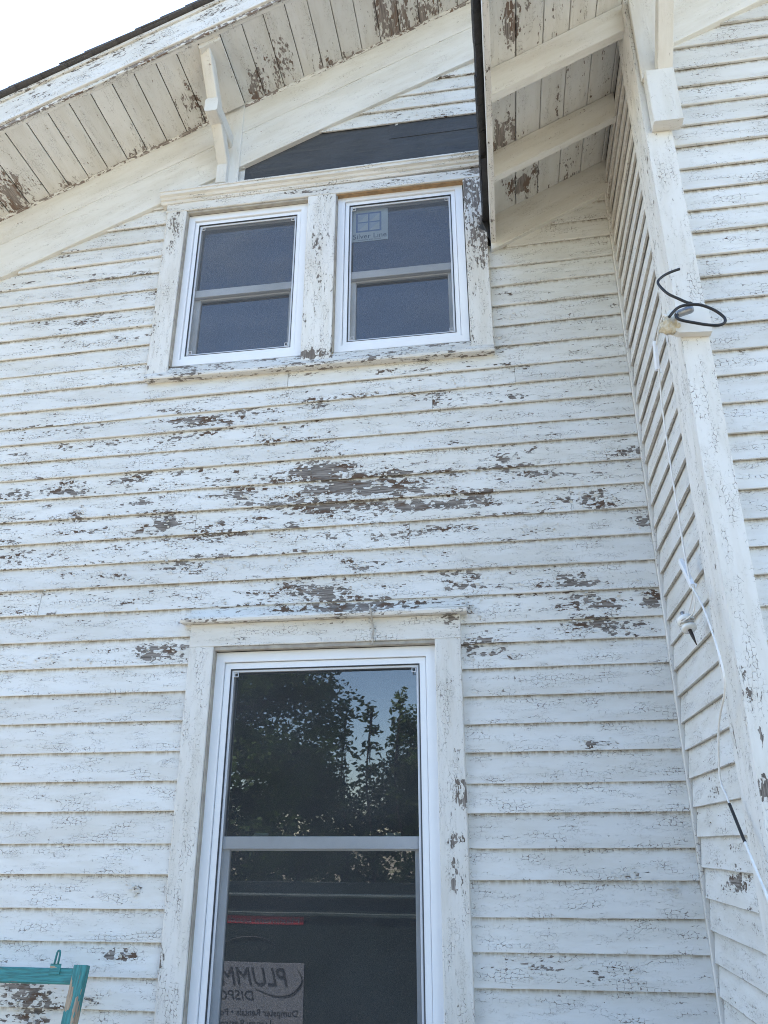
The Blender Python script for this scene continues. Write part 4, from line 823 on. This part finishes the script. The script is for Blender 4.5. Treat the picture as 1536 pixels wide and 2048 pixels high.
tube('sign_swoosh', [(-1.68, YD + .009, .80), (-1.645, YD + .009, .75), (-1.645, YD + .009, .70), (-1.72, YD + .009, .63), (-1.86, YD + .009, .62), (-2.0, YD + .009, .66)], .006, 'signdark', du, 6, rs=[.002, .004, .005, .006, .004, .001])
tube('sign_swoosh', [(-1.80, YD + .009, .92), (-1.95, YD + .009, 1.0), (-2.15, YD + .009, 1.0), (-2.35, YD + .009, .93)], .006, 'signdark', du, 6, rs=[.002, .004, .004, .001])

# ------------------------------------------------------------------ trees across the yard (mirrored in the glass)
def tree(label, x, y, h, spread, nclump, nleaf, size, mat='leaf', trunk_r=.22, first=.25, name='tree', cat='tree'):
    t = empty(name, (x, y, 0), label, cat, 'trees across the yard')
    r2 = random.Random(int(x * 100) + 5)
    tube('trunk', [(x, y, -.1), (x + .1, y, h * .3), (x - .05, y + .1, h * .6), (x + .05, y, h * .92)], trunk_r, 'bark', t, 8, rs=[trunk_r, trunk_r * .8, trunk_r * .45, .03])
    centers = []
    for i in range(nclump):
        f = first + (1 - first) * r2.random() ** .9
        an = r2.uniform(0, 6.28); rad = spread * math.sin(min(1, (1 - f) / (1 - first) + .12) * math.pi * .62) * math.sqrt(r2.random())
        c = Vector((x + math.cos(an) * rad, y + math.sin(an) * rad, h * f)); centers.append(c)
        if i % 4 == 0: tube('branch', [(x, y, h * f * .75), (Vector((x, y, h * f * .8)) + c) * .5 + Vector((0, 0, .1)), c], .03, 'bark', t, 5, rs=[trunk_r * .25, trunk_r * .15, .012], sub=2)
    g_ = np.random.default_rng(int(abs(x) * 100) + 3); n_ = len(centers) * nleaf
    cc = np.repeat(np.array([tuple(c) for c in centers]), nleaf, axis=0)
    cr = np.repeat(g_.uniform(.35, .8, len(centers)) * (spread * .32 if spread > 1 else .30), nleaf)[:, None]
    d = g_.normal(size=(n_, 3)) * (1, 1, .8); d /= np.linalg.norm(d, axis=1)[:, None]
    p = cc + d * cr * g_.random((n_, 1)) ** .45
    a = g_.normal(size=(n_, 3)) * (1, 1, .5); a /= np.linalg.norm(a, axis=1)[:, None]
    b_ = np.cross(a, g_.normal(size=(n_, 3))); b_ /= np.linalg.norm(b_, axis=1)[:, None]
    s2 = size * g_.uniform(.6, 1.3, (n_, 1))
    co = np.stack([p - a * s2, p + b_ * s2 * .45, p + a * s2, p - b_ * s2 * .45], axis=1).reshape(-1, 3) - np.array((x, y, 0))
    me = bpy.data.meshes.new('crown'); me.vertices.add(n_ * 4); me.vertices.foreach_set('co', co.astype('f').ravel())
    me.loops.add(n_ * 4); me.loops.foreach_set('vertex_index', np.arange(n_ * 4, dtype='i'))
    me.polygons.add(n_); me.polygons.foreach_set('loop_start', np.arange(n_, dtype='i') * 4); me.polygons.foreach_set('loop_total', np.full(n_, 4, dtype='i'))
    me.update(calc_edges=True); me.validate(); me.materials.append(M[mat])
    cro = bpy.data.objects.new('crown', me); col.objects.link(cro); cro.parent = t
    return t
tree("tall dense tree mirrored in the left half of the tall window", -6.9, -13.5, 11.0, 3.3, 330, 330, .075, trunk_r=.3, first=.12)
tree("tall dark tree at the far left of the yard", -11.5, -14.5, 10.5, 3.6, 120, 220, .09, trunk_r=.3, first=.12)
tree("leafy tree mirrored at the right edge of the tall window", -.9, -15.5, 5.9, 2.0, 110, 300, .06, first=.08, trunk_r=.15)
tree("tall tree at the right of the yard", 5.0, -16, 10, 3.3, 110, 200, .09, first=.12)
for i, (xx, hh, lb) in enumerate(((-3.55, 4.75, "slender sapling nearest the tall dark tree"), (-2.95, 4.7, "slender sapling in the middle of the row"), (-2.3, 4.65, "slender sapling next to the leafy tree"))):
    tree(lb, xx, -14.6 + i * .2, hh,   .30, 34, 12, .085, 'leaf2', .04, .15, 'sapling')
tree("wide low bush under the tall dark tree", -4.6, -14.6, 3.4, 2.0, 90, 250, .06, first=.05, trunk_r=.08, name='bush', cat='bush')
tree("rounded bush behind the row of saplings", -2.2, -15.6, 3.2, 1.9, 80, 250, .06, first=.05, trunk_r=.08, name='bush', cat='bush')
